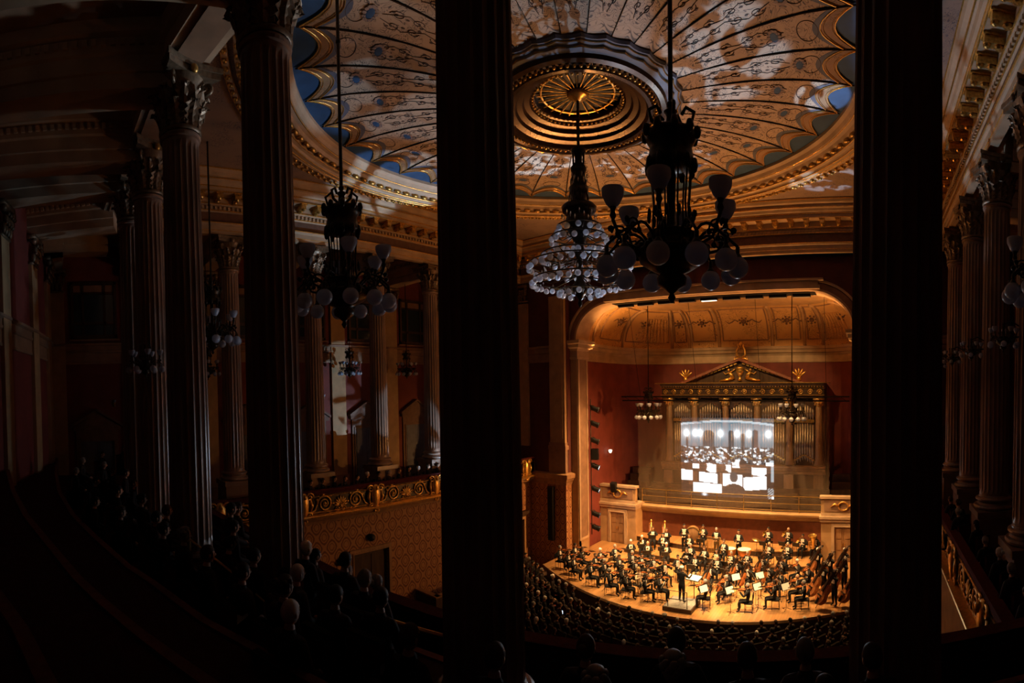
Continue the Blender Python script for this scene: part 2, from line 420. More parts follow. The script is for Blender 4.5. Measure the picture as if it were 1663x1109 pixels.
for y0, zt, w in RISE:
    r = empty('stage_riser', label='low wooden riser across the back of the stage, %s' % ('front step' if zt < .5 else 'upper step'), cat='riser')
    z0 = 0 if zt < .5 else .3
    MB().prism(arc_riser(y0, zt, w), 'z', z0 + .002, zt - .04).build('riser_body', M['darkwood'], r)
    MB().prism(arc_riser(y0 - .04, zt, w + .03), 'z', zt - .04, zt).build('riser_top', M['boards'], r)
def floor_z(x, y):
    z = 0
    for y0, zt, w in RISE:
        if abs(x) < w and y > y0 - .9 * (1 - (x / w) ** 2): z = zt
    return z

# ---- entablature round the hall: swept mouldings, modillions one by one, dentils as one band
ENT = [(-.25, 17.9), (.02, 17.9), (.02, 18.08), (.07, 18.08), (.07, 18.26), (.13, 18.3), (.16, 18.38)]
FRZ = [(.03, 18.38), (.03, 18.84)]
BED = [(.03, 18.84), (.08, 18.88), (.10, 18.92), (.10, 19.06), (.2, 19.1), (.22, 19.16)]
COR = [(.22, 19.16), (.22, 19.44), (.78, 19.44), (.78, 19.66), (.82, 19.68), (.9, 19.74), (.95, 19.86), (1.02, 19.9), (1.04, 20.02), (1.16, 20.1), (1.22, 20.22), (1.22, 20.35), (.0, 20.4)]
def entablature(name, path, side, label, mod_axis, mods, dents, face):
    e = empty(name, label=label, cat='entablature'); e['kind'] = 'structure'
    MB().sweep(ENT, path, side=side).build('architrave', M['stone'], e)
    MB().sweep(FRZ, path, side=side).build('frieze_band', M['frieze'], e)
    MB().sweep(BED, path, side=side).build('bed_moulding', M['stone'], e)
    MB().sweep(COR, path, side=side).build('cornice', M['stone'], e)
    for o_, z_ in ((.03, 18.08), (.17, 18.37), (.11, 18.9), (.23, 19.15), (.8, 19.45), (.8, 19.66), (1.04, 19.9), (1.23, 20.24)):
        MB().sweep([(o_ - .02, z_ - .018), (o_ + .022, z_ - .018), (o_ + .022, z_ + .018), (o_ - .02, z_ + .018), (o_ - .02, z_ - .018)], path, side=side).build('gilt_fillet', M['gilt'], e)
    mb = MB()
    mb.box((-.11, .2, 19.2), (.11, .74, 19.43)); mb.box((-.15, .2, 19.38), (.15, .78, 19.45))
    mb.sphere((0, .66, 19.2), (.1, .1, .09), 8, 4); mb.sphere((0, .34, 19.17), (.11, .14, .07), 8, 4)
    me = mb.mesh('modillion', M['oldgilt'])
    for x, y, rz in mods: link('modillion', me, e, (x, y, 0), (0, 0, rz))
    db = MB()
    for x, y, rz in dents: db.box((-.05, .09, 18.93), (.05, .19, 19.05), 0, T((x, y, 0), rz))
    tag(db.build('dentil_band', M['stone'], e), kind='stuff')
    return e
PL = [(XL + .43, 2.0), (XL + .43, YF - .1)]
PR = [(XR - .43, 2.0), (XR - .43, YF - .1)]
PF = [(XL + .43, YF - .1), (XR - .43, YF - .1)]
n = 30
entablature('trim_1', PL, -1, 'long modillion cornice over the left colonnade', 0, [(XL + .43, 3 + .8 * i, -PI / 2) for i in range(n)], [(XL + .43, 2.2 + .2 * i, -PI / 2) for i in range(122)], 0)
entablature('trim_2', PR, 1, 'steeply receding modillion cornice over the right colonnade', 0, [(XR - .43, 3 + .8 * i, PI / 2) for i in range(n)], [(XR - .43, 2.2 + .2 * i, PI / 2) for i in range(122)], 0)
entablature('trim_3', PF, -1, 'modillion cornice across the front wall above the stage', 0, [(-11.2 + .82 * i, YF - .1, PI) for i in range(28)], [(-12 + .2 * i, YF - .1, PI) for i in range(121)], 0)

# ---- ceiling: flat spandrels, ring mouldings, painted velarium gores, rosette
cl = empty('ceiling', label='painted ceiling with a great round velarium and central rosette', cat='ceiling'); cl['kind'] = 'structure'
mb = MB(); NS = 96
def sq(a, h=13.4):
    c, s = math.cos(a), math.sin(a); k = h / max(abs(c), abs(s)); return (CX + c * k, CY + s * k)
vs = []; fs = []
for i in range(NS):
    a = 2 * PI * i / NS
    vs += [(CX + 10.3 * math.cos(a), CY + 10.3 * math.sin(a), 20.3), sq(a) + (20.3,)]
for i in range(NS):
    j = (i + 1) % NS; fs.append((2 * i, 2 * j, 2 * j + 1, 2 * i + 1))
mb.add(vs, fs); mb.build('spandrel_plate', M['spandrel'], cl)
def ring(prof, name, m, n=128): return MB().lathe([(r, z) for r, z in prof], n, (CX, CY, 0)).build(name, m, cl)
ring([(11.1, 20.3), (11.06, 20.22), (10.9, 20.2), (10.86, 20.28)], 'outer_fillet', M['stone'])
ring([(10.72, 20.3), (10.7, 20.12), (10.5, 20.05), (10.42, 20.1), (10.36, 20.0), (10.1, 19.97), (10.02, 20.06), (9.86, 20.08), (9.84, 20.2)], 'ring_moulding', M['stone'])
ring([(9.84, 20.2), (9.72, 20.14), (9.6, 20.16), (9.52, 20.26), (9.3, 20.3), (9.22, 20.42), (9.1, 20.5), (9.1, 20.75)], 'inner_ring_moulding', M['stone'])
def beads(name, R, z, n, size, m, flat=False):
    b = MB()
    for i in range(n):
        a = 2 * PI * i / n
        Mt = T((CX + R * math.cos(a), CY + R * math.sin(a), z), a)
        if flat:
            b.sphere((0, 0, 0), (size * .75, size * 1.5, size * .7), 6, 4, 0, Mt); b.sphere((size * .9, 0, size * .3), (size * .5, size * .6, size * .5), 5, 3, 0, Mt)
        else: b.sphere((0, 0, 0), size, 6, 4, 0, Mt)
    return tag(b.build(name, m, cl, True), kind='stuff')
beads('egg_and_dart_ring', 9.66, 20.1, 120, .135, M['oldgilt'], True)
beads('bead_ring', 10.6, 20.05, 170, .095, M['oldgilt'])
beads('rope_ring', 10.98, 20.18, 180, .085, M['oldgilt'])
for rr, zz in ((10.3, 19.985), (10.08, 19.97), (9.85, 20.07), (9.35, 20.28), (11.08, 20.21)):
    MB().tube([(CX + rr * math.cos(2 * PI * i / 128), CY + rr * math.sin(2 * PI * i / 128), zz) for i in range(128)], .022, 5, closed=True).build('gilt_fillet', M['gilt'], cl, True)
# blue ground seen outside the scallops
MB().lathe([(9.15, 20.62), (7.6, 20.72)], 128, (CX, CY, 0)).build('blue_ground', M['blue'], cl)
NG = 32; OFF = math.radians(2.5)
def vz(r):  # sag of the velarium
    t = (r - 3.3) / 5.8
    return 20.26 + .36 * math.sin(min(1, max(0, t)) * PI * .62)
def gore(k_in, k_out, da, nr, lift, wav=.62):
    """sector between two ribs; the outer edge hangs back towards the centre between the rib ends"""
    vs = []; fs = []; na = 8; h = PI / NG
    for i in range(na + 1):
        t = -1 + 2 * i / na; a = t * (h - da)
        ro = 9.02 - wav * (1 - t * t) - k_out
        ri = k_in(t) if callable(k_in) else k_in
        for j in range(nr + 1):
            r = ri + (ro - ri) * j / nr
            z = vz(r) - .10 * (1 - t * t) * (r / 9) * 0 + .05 * (1 - t * t) * (r / 9) + lift
            vs.append((r * math.cos(a), r * math.sin(a), z))
    w = nr + 1
    for i in range(na):
        for j in range(nr): fs.append((i * w + j, (i + 1) * w + j, (i + 1) * w + j + 1, i * w + j + 1))
    return vs, fs
def edge_in(k, wav=.62): return lambda t: 9.02 - wav * (1 - t * t) - k
pm = MB().add(*gore(3.1, .72, .004, 8, 0)).mesh('velarium_panel', M['velarium'], True)
b1 = MB().add(*gore(edge_in(.72), .52, .004, 1, -.012)).mesh('scallop_border', M['greyblue'])
b2 = MB().add(*gore(edge_in(.52), .06, .004, 2, -.018)).mesh('scallop_band', M['band'])
def edge_line(k, rr):
    pts = []
    for i in range(9):
        t = -1 + 2 * i / 8; a = t * PI / NG; r = 9.02 - .62 * (1 - t * t) - k
        pts.append((r * math.cos(a), r * math.sin(a), vz(r) + .05 * (1 - t * t) * (r / 9) - .03))
    return pts
b3 = MB().tube(edge_line(.5, 0), .015, 5).tube(edge_line(.41, 0), .009, 4).tube(edge_line(.08, 0), .018, 5).tube(edge_line(.16, 0), .009, 4).mesh('gold_edging', M['gilt'])
h = PI / NG
rm = MB().tube([(r * math.cos(h), r * math.sin(h), vz(r) - .02) for r in (3.1, 4.5, 6, 7.5, 9.02)], [.012, .016, .02, .022, .026], 6).mesh('rib', M['bronzewood'], True)
mm = MB()
for q in range(12):
    a = 2 * PI * q / 12; mm.sphere((.16 * math.cos(a), .26 * math.sin(a), 0), (.07, .07, .012), 6, 3)
mm.sphere((0, 0, 0), (.13, .2, .014), 8, 4, 1)
mm = mm.mesh('painted_medallion', [M['spandrel'], M['blue']])
ab = MB()
def on_gore(r, w):
    h_ = PI / NG; t = max(-1, min(1, (w / r) / h_)); a_ = w / r
    return (r * math.cos(a_), r * math.sin(a_), vz(r) + .05 * (1 - t * t) * (r / 9) - .006)
def ink(pts, rad, closed=False): ab.tube([on_gore(r_, w_) for r_, w_ in pts], rad, 4, closed=closed)
ink([(7.55 + .3 * math.cos(2 * PI * i / 20), .42 * math.sin(2 * PI * i / 20)) for i in range(20)], .014, True)
for sg in (-1, 1):
    for r0, w0, sz, fl in ((6.5, .2, .2, 1), (5.9, .17, .16, -1), (5.2, .14, .15, 1), (4.6, .12, .11, -1)):
        ink([(r0 + fl * sz * (1 - .8 * q / 14) * math.cos(q * .55) * 1.2, sg * (w0 + sz * (1 - .8 * q / 14) * math.sin(q * .55) * .8)) for q in range(15)], .013)
    ink([(4.2, sg * .05), (4.8, sg * .2), (5.6, sg * .05), (6.2, sg * .3), (6.9, sg * .08)], .011)
    for q in range(6): ab.sphere(on_gore(4.4 + .45 * q, sg * (.06 + .1 * (q % 3))), (.07, .035, .008), 6, 3)
ab = ab.mesh('painted_arabesque', M['inkbrown'])
for i in range(NG):
    link('painted_arabesque', ab, cl, (CX, CY, 0), (0, 0, OFF + 2 * PI * (i + .5) / NG))
    a = OFF + 2 * PI * (i + .5) / NG
    for nm, me in (('velarium_panel', pm), ('scallop_border', b1), ('scallop_band', b2), ('gold_edging', b3), ('rib', rm)):
        link(nm, me, cl, (CX, CY, 0), (0, 0, a))
    rr = 6.6 if i % 2 else 7.2
    link('painted_medallion', mm, cl, (CX + rr * math.cos(a), CY + rr * math.sin(a), vz(rr) + .012), (0, 0, a))
# rosette
wv = []; wf = []
for i in range(192):
    a = 2 * PI * i / 192; w = .09 * abs(math.sin(a * 16))
    for r, z in ((3.55 - w, 20.27), (3.5 - w, 20.2), (3.28 - w * .7, 20.17), (3.22 - w * .5, 20.1), (3.0, 20.08)):
        wv.append((CX + r * math.cos(a), CY + r * math.sin(a), z))
for i in range(192):
    j = (i + 1) % 192
    for q in range(4): wf.append((i * 5 + q, j * 5 + q, j * 5 + q + 1, i * 5 + q + 1))
MB().add(wv, wf).build('rosette_border', M['greyblue'], cl)
gl = MB()
for rr, zz in ((3.42, 20.17), (3.25, 20.12)):
    gl.tube([(CX + (rr - .08 * abs(math.sin(2 * PI * i / 192 * 16))) * math.cos(2 * PI * i / 192), CY + (rr - .08 * abs(math.sin(2 * PI * i / 192 * 16))) * math.sin(2 * PI * i / 192), zz) for i in range(192)], .018, 4, closed=True)
gl.build('rosette_gold_line', M['gilt'], cl)
ring([(3.02, 20.1), (2.95, 19.98), (2.8, 19.95), (2.72, 20.02), (2.55, 20.03), (2.5, 19.94), (2.38, 19.93), (2.3, 20.05), (2.1, 20.1), (2.04, 20.2), (1.86, 20.24), (1.8, 20.36), (1.62, 20.4), (1.55, 20.5), (1.45, 20.52), (1.45, 20.75)], 'rosette_moulding', M['bronzewood'], 96)
beads('rosette_bead_ring', 2.62, 19.98, 84, .06, M['gilt'])
beads('opening_bead_ring', 1.52, 20.42, 56, .05, M['gilt'])
MB().lathe([(1.46, 20.72), (.0, 20.72)], 48, (CX, CY, 0)).build('opening_disc', M['black'], cl)
for i in range(24):
    a = 2 * PI * i / 24
    mb = MB().tube([(CX + .3 * math.cos(a), CY + .3 * math.sin(a), 20.66), (CX + 1.4 * math.cos(a), CY + 1.4 * math.sin(a), 20.66)], [.014, .028], 5)
    mb.build('sunburst_spoke', M['oldgilt'], cl)
MB().lathe([(1.2, 20.68), (1.24, 20.64), (1.28, 20.68)], 48, (CX, CY, 0)).lathe([(.26, 20.7), (.36, 20.62), (.3, 20.54), (.16, 20.5), (.1, 20.42), (.0, 20.42)], 20, (CX, CY, 0)).build('rosette_boss', M['gilt'], cl, True)

# ---- left wall under the balcony
XW, XB = -11.75, -11.3        # papered wall face, balcony parapet face
wl = struct(MB().box((XW - .3, 2.0, -.9), (XW, 13.3, 4.9)).box((XW - .3, 15.4, -.9), (XW, 24.4, 4.9)).box((XW - .3, 13.3, 3.0), (XW, 15.4, 4.9)).box((XW - .3, 24.4, 2.6), (XW, 26.3, 4.9)).box((XW - .3, 26.3, -.9), (XW, YF, 4.9)).build('wall_left', M['paper']), 'ogee-papered wall below the left balcony', 'wall')
RXW = 12.15
wr = struct(MB().box((RXW, 2.0, -.9), (RXW + .3, YF, 4.9)).build('wall_right', M['tan']), 'plain tan wall below the right balcony', 'wall')
def door(name, x, y0, y1, z0, z1, label, leaf=2, face=1, mframe='wood', mleaf='darkwood', pediment=0, axis='x', rec=False):
    q0, q1, q2, q3 = (-.18, -.12, -.09, -.05) if rec else (.005, .04, .065, .1)
    """face=+1 opens towards +axis; built along Y (axis x) or along X (axis y)"""
    d = empty(name, (0, 0, 0), label=label, cat='door'); d['kind'] = 'structure'
    def bx(b, a0, a1, d0, d1, c0, c1):
        lo, hi = min(d0, d1) * 1.0, max(d0, d1)
        D0, D1 = sorted((x + face * d0, x + face * d1))
        if axis == 'x': b.box((D0, a0, c0), (D1, a1, c1))
        else: b.box((a0, D0, c0), (a1, D1, c1))
    w = .2
    f = MB()
    for a0, a1, c0, c1 in ((y0 - w, y0, z0, z1 + w), (y1, y1 + w, z0, z1 + w), (y0, y1, z1, z1 + w)): bx(f, a0, a1, 0, .1, c0, c1)
    for a0, a1, c0, c1 in ((y0 - .06, y0, z0, z1 + .06), (y1, y1 + .06, z0, z1 + .06), (y0, y1, z1, z1 + .06)): bx(f, a0, a1, .1, .15, c0, c1)
    f.build('door_frame', M[mframe], d)
    lw = (y1 - y0) / leaf
    for k in range(leaf):
        a = y0 + k * lw; l = MB(); bx(l, a + .01, a + lw - .01, q0, q1, z0, z1); lf = l.build('door_leaf', M[mleaf], d)
        p = MB(); hh = z1 - z0
        for c0, c1 in ((.05, .3), (.34, .62), (.66, .95)): bx(p, a + .12, a + lw - .12, q1, q2, z0 + hh * c0, z0 + hh * c1)
        p.build('door_panel', M[mleaf], lf)
        hnd = MB(); aa = a + (lw - .07 if k == 0 and leaf > 1 else .07); bx(hnd, aa - .02, aa + .02, q1, q3, z0 + 1.0, z0 + 1.16); hnd.build('door_handle', M['brass'], lf)
    if pediment:
        p = MB(); ym = (y0 + y1) / 2; e = .35
        bx(p, y0 - e, y1 + e, 0, .22, z1 + .55, z1 + .72); bx(p, y0 - .2, y1 + .2, 0, .08, z1 + .2, z1 + .55)
        pts = [(y0 - e, z1 + .72), (y1 + e, z1 + .72), (ym, z1 + pediment)]
        D0, D1 = sorted((x, x + face * .2)); p.prism(pts, axis, D0, D1)
        for s in (-1, 1):
            ya, yb = (y0 - e - .08, ym) if s < 0 else (ym, y1 + e + .08)
            za, zb = (z1 + .72, z1 + pediment) if s < 0 else (z1 + pediment, z1 + .72)
            D0, D1 = sorted((x, x + face * .3)); p.prism([(ya, za), (yb, zb), (yb, zb + .14), (ya, za + .14)], axis, D0, D1)
        p.build('pediment', M['frieze'], d)
    return d
door('door_1', XW, 13.3, 15.4, -.9, 3.0, 'dark double door in the papered wall below the left balcony', mframe='wood', rec=True)
door('door_2', XW, 24.4, 26.3, -.9, 2.4, 'double door beside the stage at the end of the papered wall', mframe='tan', pediment=0, rec=True)
MB().box((XW, 24.1, 2.75), (XW + .35, 26.6, 2.95)).box((XW, 24.2, 2.6), (XW + .2, 26.5, 2.75)).build('door_hood', M['darkwood'], bpy.data.objects['door_2'])
def wall_speaker(y, z, label):
    s = empty('wall_speaker', (XW, y, z), label=label, cat='speaker')
    MB().sphere((.12, 0, 0), .19, 14, 8).build('speaker_ball', M['black'], s, True)
    MB().lathe([(.0, -.02), (.12, -.02), (.14, .03), (.0, .06)], 12, M=T((0, 0, 0), ry=PI / 2)).build('wall_bracket', M['bronze'], s)
wall_speaker(14.35, 3.68, 'round black wall speaker above the door in the papered wall')
wall_speaker(12.6, 2.8, 'dim round wall speaker left of the door in the papered wall')
wall_speaker(24.9, 3.5, 'small round wall speaker above the door beside the stage')
# side box parapet by the wall
bxp = empty('side_box_parapet', label='dark wooden side box parapet by the papered wall', cat='parapet')
MB().box((XW, 17.2, -.9), (XW + 1.6, 17.35, .35)).box((XW + 1.5, 17.2, -.9), (XW + 1.62, 20, .35)).build('parapet_panel', M['darkwood'], bxp)
MB().box((XW, 17.12, .35), (XW + 1.7, 17.43, .43)).box((XW + 1.4, 17.2, .35), (XW + 1.72, 20, .43)).build('parapet_rail', M['wood'], bxp)

# ---- balconies: floor, parapet with gilded scrolls, palmettes and cartouches
def spiral(r0, turns, n, M_, b, rad=.035, flip=1):
    pts = []
    for i in range(n + 1):
        t = i / n; a = t * turns * 2 * PI; r = r0 * (1 - .86 * t)
        pts.append((0.0, flip * r * math.cos(a), r * math.sin(a)))
    b.tube(pts, [rad * (1.1 - .5 * i / n) for i in range(n + 1)], 6, 0, M_)
def scroll_mesh(flip):
    b = MB(); spiral(.4, 2.2, 30, None, b, .042, flip)
    b.sphere((.02, 0, 0), (.05, .09, .09), 8, 5)
    b.tube([(0, flip * .4, 0), (0, flip * .52, -.24), (0, flip * .78, -.36), (0, flip * .95, -.2)], [.045, .05, .04, .02], 6)
    for k in range(5):
        a = .5 + k * .9; b.sphere((.0, flip * .45 * math.cos(a), .45 * math.sin(a)), (.03, .09, .06), 6, 4)
    return b.mesh('scroll', M['oldgilt'], True)
def palmette_mesh():
    b = MB()
    for k in range(9):
        a = math.radians(-80 + 20 * k); L = .46 - .10 * abs(k - 4) / 4
        b.sphere((0, 0, 0), (.04, .055, L * .5), 6, 5, 0, Matrix.Translation((0, 0, -.18)) @ Matrix.Rotation(-a, 4, 'X') @ Matrix.Translation((0, 0, L * .55)))
    b.sphere((.03, 0, -.2), (.06, .09, .09), 8, 5)
    for s in (-1, 1): spiral(.14, 1.4, 12, Matrix.Translation((0, s * .16, -.34)), b, .025, s)
    return b.mesh('palmette', M['oldgilt'], True)
def cartouche_mesh():
    b = MB()
    b.lathe([(.0, .62), (.12, .58), (.22, .42), (.27, .15), (.24, -.15), (.15, -.42), (.05, -.58), (.0, -.62)], 12, (0.02, 0, 0), sx=.55)
    for s in (-1, 1):
        spiral(.2, 1.5, 14, Matrix.Translation((.03, s * .3, .42)), b, .04, s); spiral(.17, 1.5, 14, Matrix.Translation((.03, s * .28, -.42)), b, .035, -s)
        b.tube([(0, s * .34, .3), (.03, s * .42, 0), (0, s * .3, -.35)], [.05, .07, .04], 6)
    b.sphere((.14, 0, .45), (.08, .1, .13), 8, 5); b.sphere((.12, 0, -.5), (.09, .12, .1), 8, 5)
    for k in range(3): b.sphere((.08, (k - 1) * .1, -.66 - .05 * (k == 1)), (.05, .06, .09), 6, 4)
    return b.mesh('cartouche', M['gilt'], True)
SC = {1: scroll_mesh(1), -1: scroll_mesh(-1)}; PALM = palmette_mesh(); CART = cartouche_mesh()
def balcony(name, xf, face, y0, y1, label, first):
    p = empty(name, label=label, cat='balcony')
    pr = [(0, 4.85), (.06, 4.88), (.08, 4.98), (.2, 5.06), (.24, 5.16), (.34, 5.2), (.36, 5.28), (.1, 5.32), (.08, 5.4), (.06, 6.18), (.14, 6.22), (.2, 6.3), (.2, 6.42), (-.1, 6.45), (-.1, 4.85)]
    a = xf - face * .2
    path = [(a, y0), (a, y1)]
    MB().sweep([q for q in pr if q[1] < 5.33] + [(-.1, 5.33), (-.1, 4.85)], path, side=-face).build('cornice', M['wood'], p)
    MB().sweep([(-.1, 5.33), (.09, 5.33), (.06, 6.18), (-.1, 6.18)], path, side=-face).build('parapet', M['bronze'], p)
    MB().sweep([(-.14, 6.18), (.1, 6.18), (.16, 6.24), (.18, 6.34), (.14, 6.42), (-.14, 6.42)], path, side=-face).build('hand_rail', M['velvet'], p)
    MB().sweep([(.3, 5.2), (.38, 5.2), (.4, 5.27), (.38, 5.3), (.1, 5.34)], path, side=-face).build('gilt_ledge', M['gilt'], p)
    MB().box((min(a, a - face * 5.2), y0, 5.1), (max(a, a - face * 5.2), y1, 5.4)).build('balcony_floor', M['carpet'], p)
    rz = 0 if face > 0 else PI
    yy = first; x = a + face * .12
    while yy < y1 - .2:
        if yy > y0: link('cartouche', CART, p, (x + face * .06, yy, 5.74), (0, 0, rz))
        for dy, me in ((1.12, 'a'), (1.97, 'p'), (2.82, 'b')):
            if yy + dy < y1 - .4 and yy + dy > y0:
                link({'a': 'scroll', 'b': 'scroll', 'p': 'palmette'}[me], {'a': SC[1 if face < 0 else -1], 'b': SC[-1 if face < 0 else 1], 'p': PALM}[me], p, (x, yy + dy, 5.76), (0, 0, rz))
        yy += 3.94
    fr = MB()
    yy = first
    while yy < y1:
        lo, hi = yy + .38, min(yy + 3.56, y1)
        if hi > lo and lo > y0 - 3:
            fr.tube([(x, lo, 5.4), (x, hi, 5.4), (x, hi, 6.12), (x, lo, 6.12)], .03, 5, closed=True)
        yy += 3.94
    fr.build('panel_frame', M['oldgilt'], p)
    return p
balcony('side_balcony', XB, 1, 2.0, YF, 'left side balcony with gilded scroll and palmette parapet', 6.56)
balcony('side_balcony', 11.7, -1, 6.0, YF, 'right side balcony with gilded parapet seen end-on', 6.56)

# ---- gallery back walls with string course, pilasters, doors and windows
XG = -16.5
struct(MB().box((XG - .3, -.6, 5.1), (XG, YF + 2, 18.5)).build('wall_far_left', M['red']), 'oxblood rear wall of the left gallery behind the columns', 'wall')
struct(MB().box((17.2, 2, 5.1), (17.5, YF + 2, 18.5)).build('wall_far_right', M['red']), 'dark rear wall of the right gallery behind the columns', 'wall')
STR = [(0, 12.62), (.06, 12.62), (.08, 12.72), (.05, 12.74), (.05, 13.16), (.1, 13.2), (.12, 13.28), (.08, 13.3), (.08, 13.5), (.18, 13.56), (.2, 13.64), (0, 13.7)]
struct(MB().sweep(STR, [(XG, -.3), (XG, YF)], side=-1).build('trim_4', M['stone2']), 'brown string course along the left gallery wall', 'moulding')
PILY = [-.0, 3.85, 7.75, 11.65, 15.55, 19.4, 23.2]
def pilaster_cap(b, w, mi=0):
    b.box((-.05, -w - .02, 0), (.2, w + .02, .08), mi)
    for t in range(2):
        for k in range(4):
            y = (-.75 + .5 * k + (.25 if t else 0)) * w
            if abs(y) > w: continue
            b.sphere((.2 + .05 * t, y, .28 + .3 * t), (.1, w * .22, .2), 6, 5, mi); b.sphere((.3 + .04 * t, y, .42 + .3 * t), (.08, w * .2, .07), 6, 4, mi)
    for s in (-1, 1): b.sphere((.28, s * (w + .02), .86), (.12, .14, .14), 8, 5, mi)
    b.box((-.05, -w - .14, .95), (.34, w + .14, 1.12), mi)
pb = MB(); pilaster_cap(pb, .45); PCAP = pb.mesh('capital', M['cap'], True)
def pilaster(loc, rz, z0, z1, w, label, m='tan'):
    p = empty('pilaster', (loc[0], loc[1], 0), rz, label=label, cat='pilaster'); p['group'] = 'flat pilasters on the gallery walls'
    MB().box((0, -w, z0 + .7), (.14, w, z1 - 1.1)).build('shaft', M[m], p)
    MB().box((0, -w - .1, z0), (.24, w + .1, z0 + .3)).box((0, -w - .06, z0 + .3), (.2, w + .06, z0 + .7)).build('base', M['stone2'], p)
    link('capital', PCAP, p, (0, 0, z1 - 1.12))
    return p
ORD = ['first', 'second', 'third', 'fourth', 'fifth', 'sixth', 'seventh', 'eighth', 'ninth', 'tenth', 'eleventh', 'twelfth']
for i, y in enumerate(PILY):
    pilaster((XG, y), 0, 5.4, 17.3, .46, 'flat tan pilaster on the left gallery wall, %s from the stage' % ORD[len(PILY) - i])
def window(n, x, y0, y1, z0, z1, label, rz=0):
    w = empty('window_%d' % n, (x, (y0 + y1) / 2, 0), rz, label=label, cat='window'); w['kind'] = 'structure'
    h = (y1 - y0) / 2
    f = MB().box((0, -h, z0), (.12, -h + .14, z1)).box((0, h - .14, z0), (.12, h, z1)).box((0, -h, z1 - .14), (.12, h, z1)).box((0, -h, z0), (.12, h, z0 + .14))
    f.build('window_frame', M['darkwood'], w)
    mu = MB().box((.02, -h * .52, z0), (.09, -h * .42, z1)).box((.02, h * .42, z0), (.09, h * .52, z1)).box((.02, -h, z0 + (z1 - z0) * .24), (.09, h, z0 + (z1 - z0) * .29)).box((.02, -h, z0 + (z1 - z0) * .78), (.09, h, z0 + (z1 - z0) * .82))
    mu.build('mullion', M['darkwood'], w)
    ys = [-h + .14, -h * .47, h * .47, h - .14]; zs = [z0 + .14, z0 + (z1 - z0) * .265, z0 + (z1 - z0) * .8, z1 - .14]
    for a in range(3):
        for c in range(3): MB().box((.025, ys[a] + .02, zs[c] + .02), (.045, ys[a + 1] - .02, zs[c + 1] - .02)).build('pane', M['pane' if c < 2 else 'stone2'], w)
    MB().sweep([(0, 0), (.12, 0), (.16, .08), (0, .12)], [(0, -h - .1), (0, h + .1)], side=-1).build('window_sill', M['stone2'], w).location.z = z0 - .12
    return w
nd = 3
for i in range(len(PILY) - 1):
    y = (PILY[i] + PILY[i + 1]) / 2
    k = len(PILY) - 1 - i
    door('door_%d' % nd, XG, y - .85, y + .85, 5.4, 8.75, 'tall double door with pediment in the left gallery, %s from the stage' % ORD[k], pediment=1.5, mframe='frieze', mleaf='greyblue'); nd += 1
    window(i + 1, XG, y - 1.15, y + 1.15, 13.9, 16.7, 'dark lattice window above the string course, %s from the stage' % ORD[k])
    sc = empty('wall_sconce', (XG, y + .9, 10.6), label='small gilt wall sconce on the left gallery wall, %s from the stage' % ORD[k], cat='sconce')
    MB().lathe([(0, -.16), (.06, -.12), (.05, 0), (.09, .1), (0, .14)], 8).tube([(0, 0, 0), (.16, 0, -.08), (.2, 0, .06)], .02, 5).build('sconce_arm', M['brass'], sc, True)
    MB().lathe([(0, .06), (.05, .08), (.09, .18), (.07, .2)], 8, (.2, 0, 0)).build('sconce_cup', M['glass'], sc, True)
# gallery ceilings and cross beams
def gallery_ceiling(nm, x0, x1, y0, y1, label):
    c = empty(nm, label=label, cat='ceiling'); c['kind'] = 'structure'
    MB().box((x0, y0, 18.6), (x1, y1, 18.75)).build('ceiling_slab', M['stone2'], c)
    return c
cg = gallery_ceiling('ceiling', XG - .3, XL + .2, -.6, YF + 2, 'dark coffered ceiling of the left gallery')
BEAM = [(-.42, 17.3), (.42, 17.3), (.42, 17.6), (.47, 17.62), (.47, 17.95), (.52, 18.0), (.52, 18.3), (.62, 18.36), (.66, 18.6), (-.66, 18.6), (-.62, 18.36), (-.52, 18.3), (-.52, 18.0), (-.47, 17.95), (-.47, 17.62), (-.42, 17.6)]
def beam(p0, p1, parent, m='stone'):
    d = Vector(p1) - Vector(p0); a = math.atan2(d.y, d.x)
    b = MB().sweep(BEAM + BEAM[:1], [(0, 0), (d.length, 0)]); o = b.build('cross_beam', M[m], parent, loc=(p0[0], p0[1], 0), rot=(0, 0, a))
    db = MB(); k = int(d.length / .2)
    for i in range(k):
        for s in (-1, 1): db.box((i * .2 + .05, s * .52 - .06, 18.12), (i * .2 + .15, s * .52 + .06, 18.26))
    tag(db.build('dentil_row', M[m], o), kind='stuff')
for y in PILY: beam((XG, y), (XL - .3, y), cg)
cgr = gallery_ceiling('ceiling', XR - .2, 17.5, 2, YF + 2, 'dark ceiling of the right gallery')
for y in PILY[1:]: beam((XR + .3, y), (17.2, y), cgr)
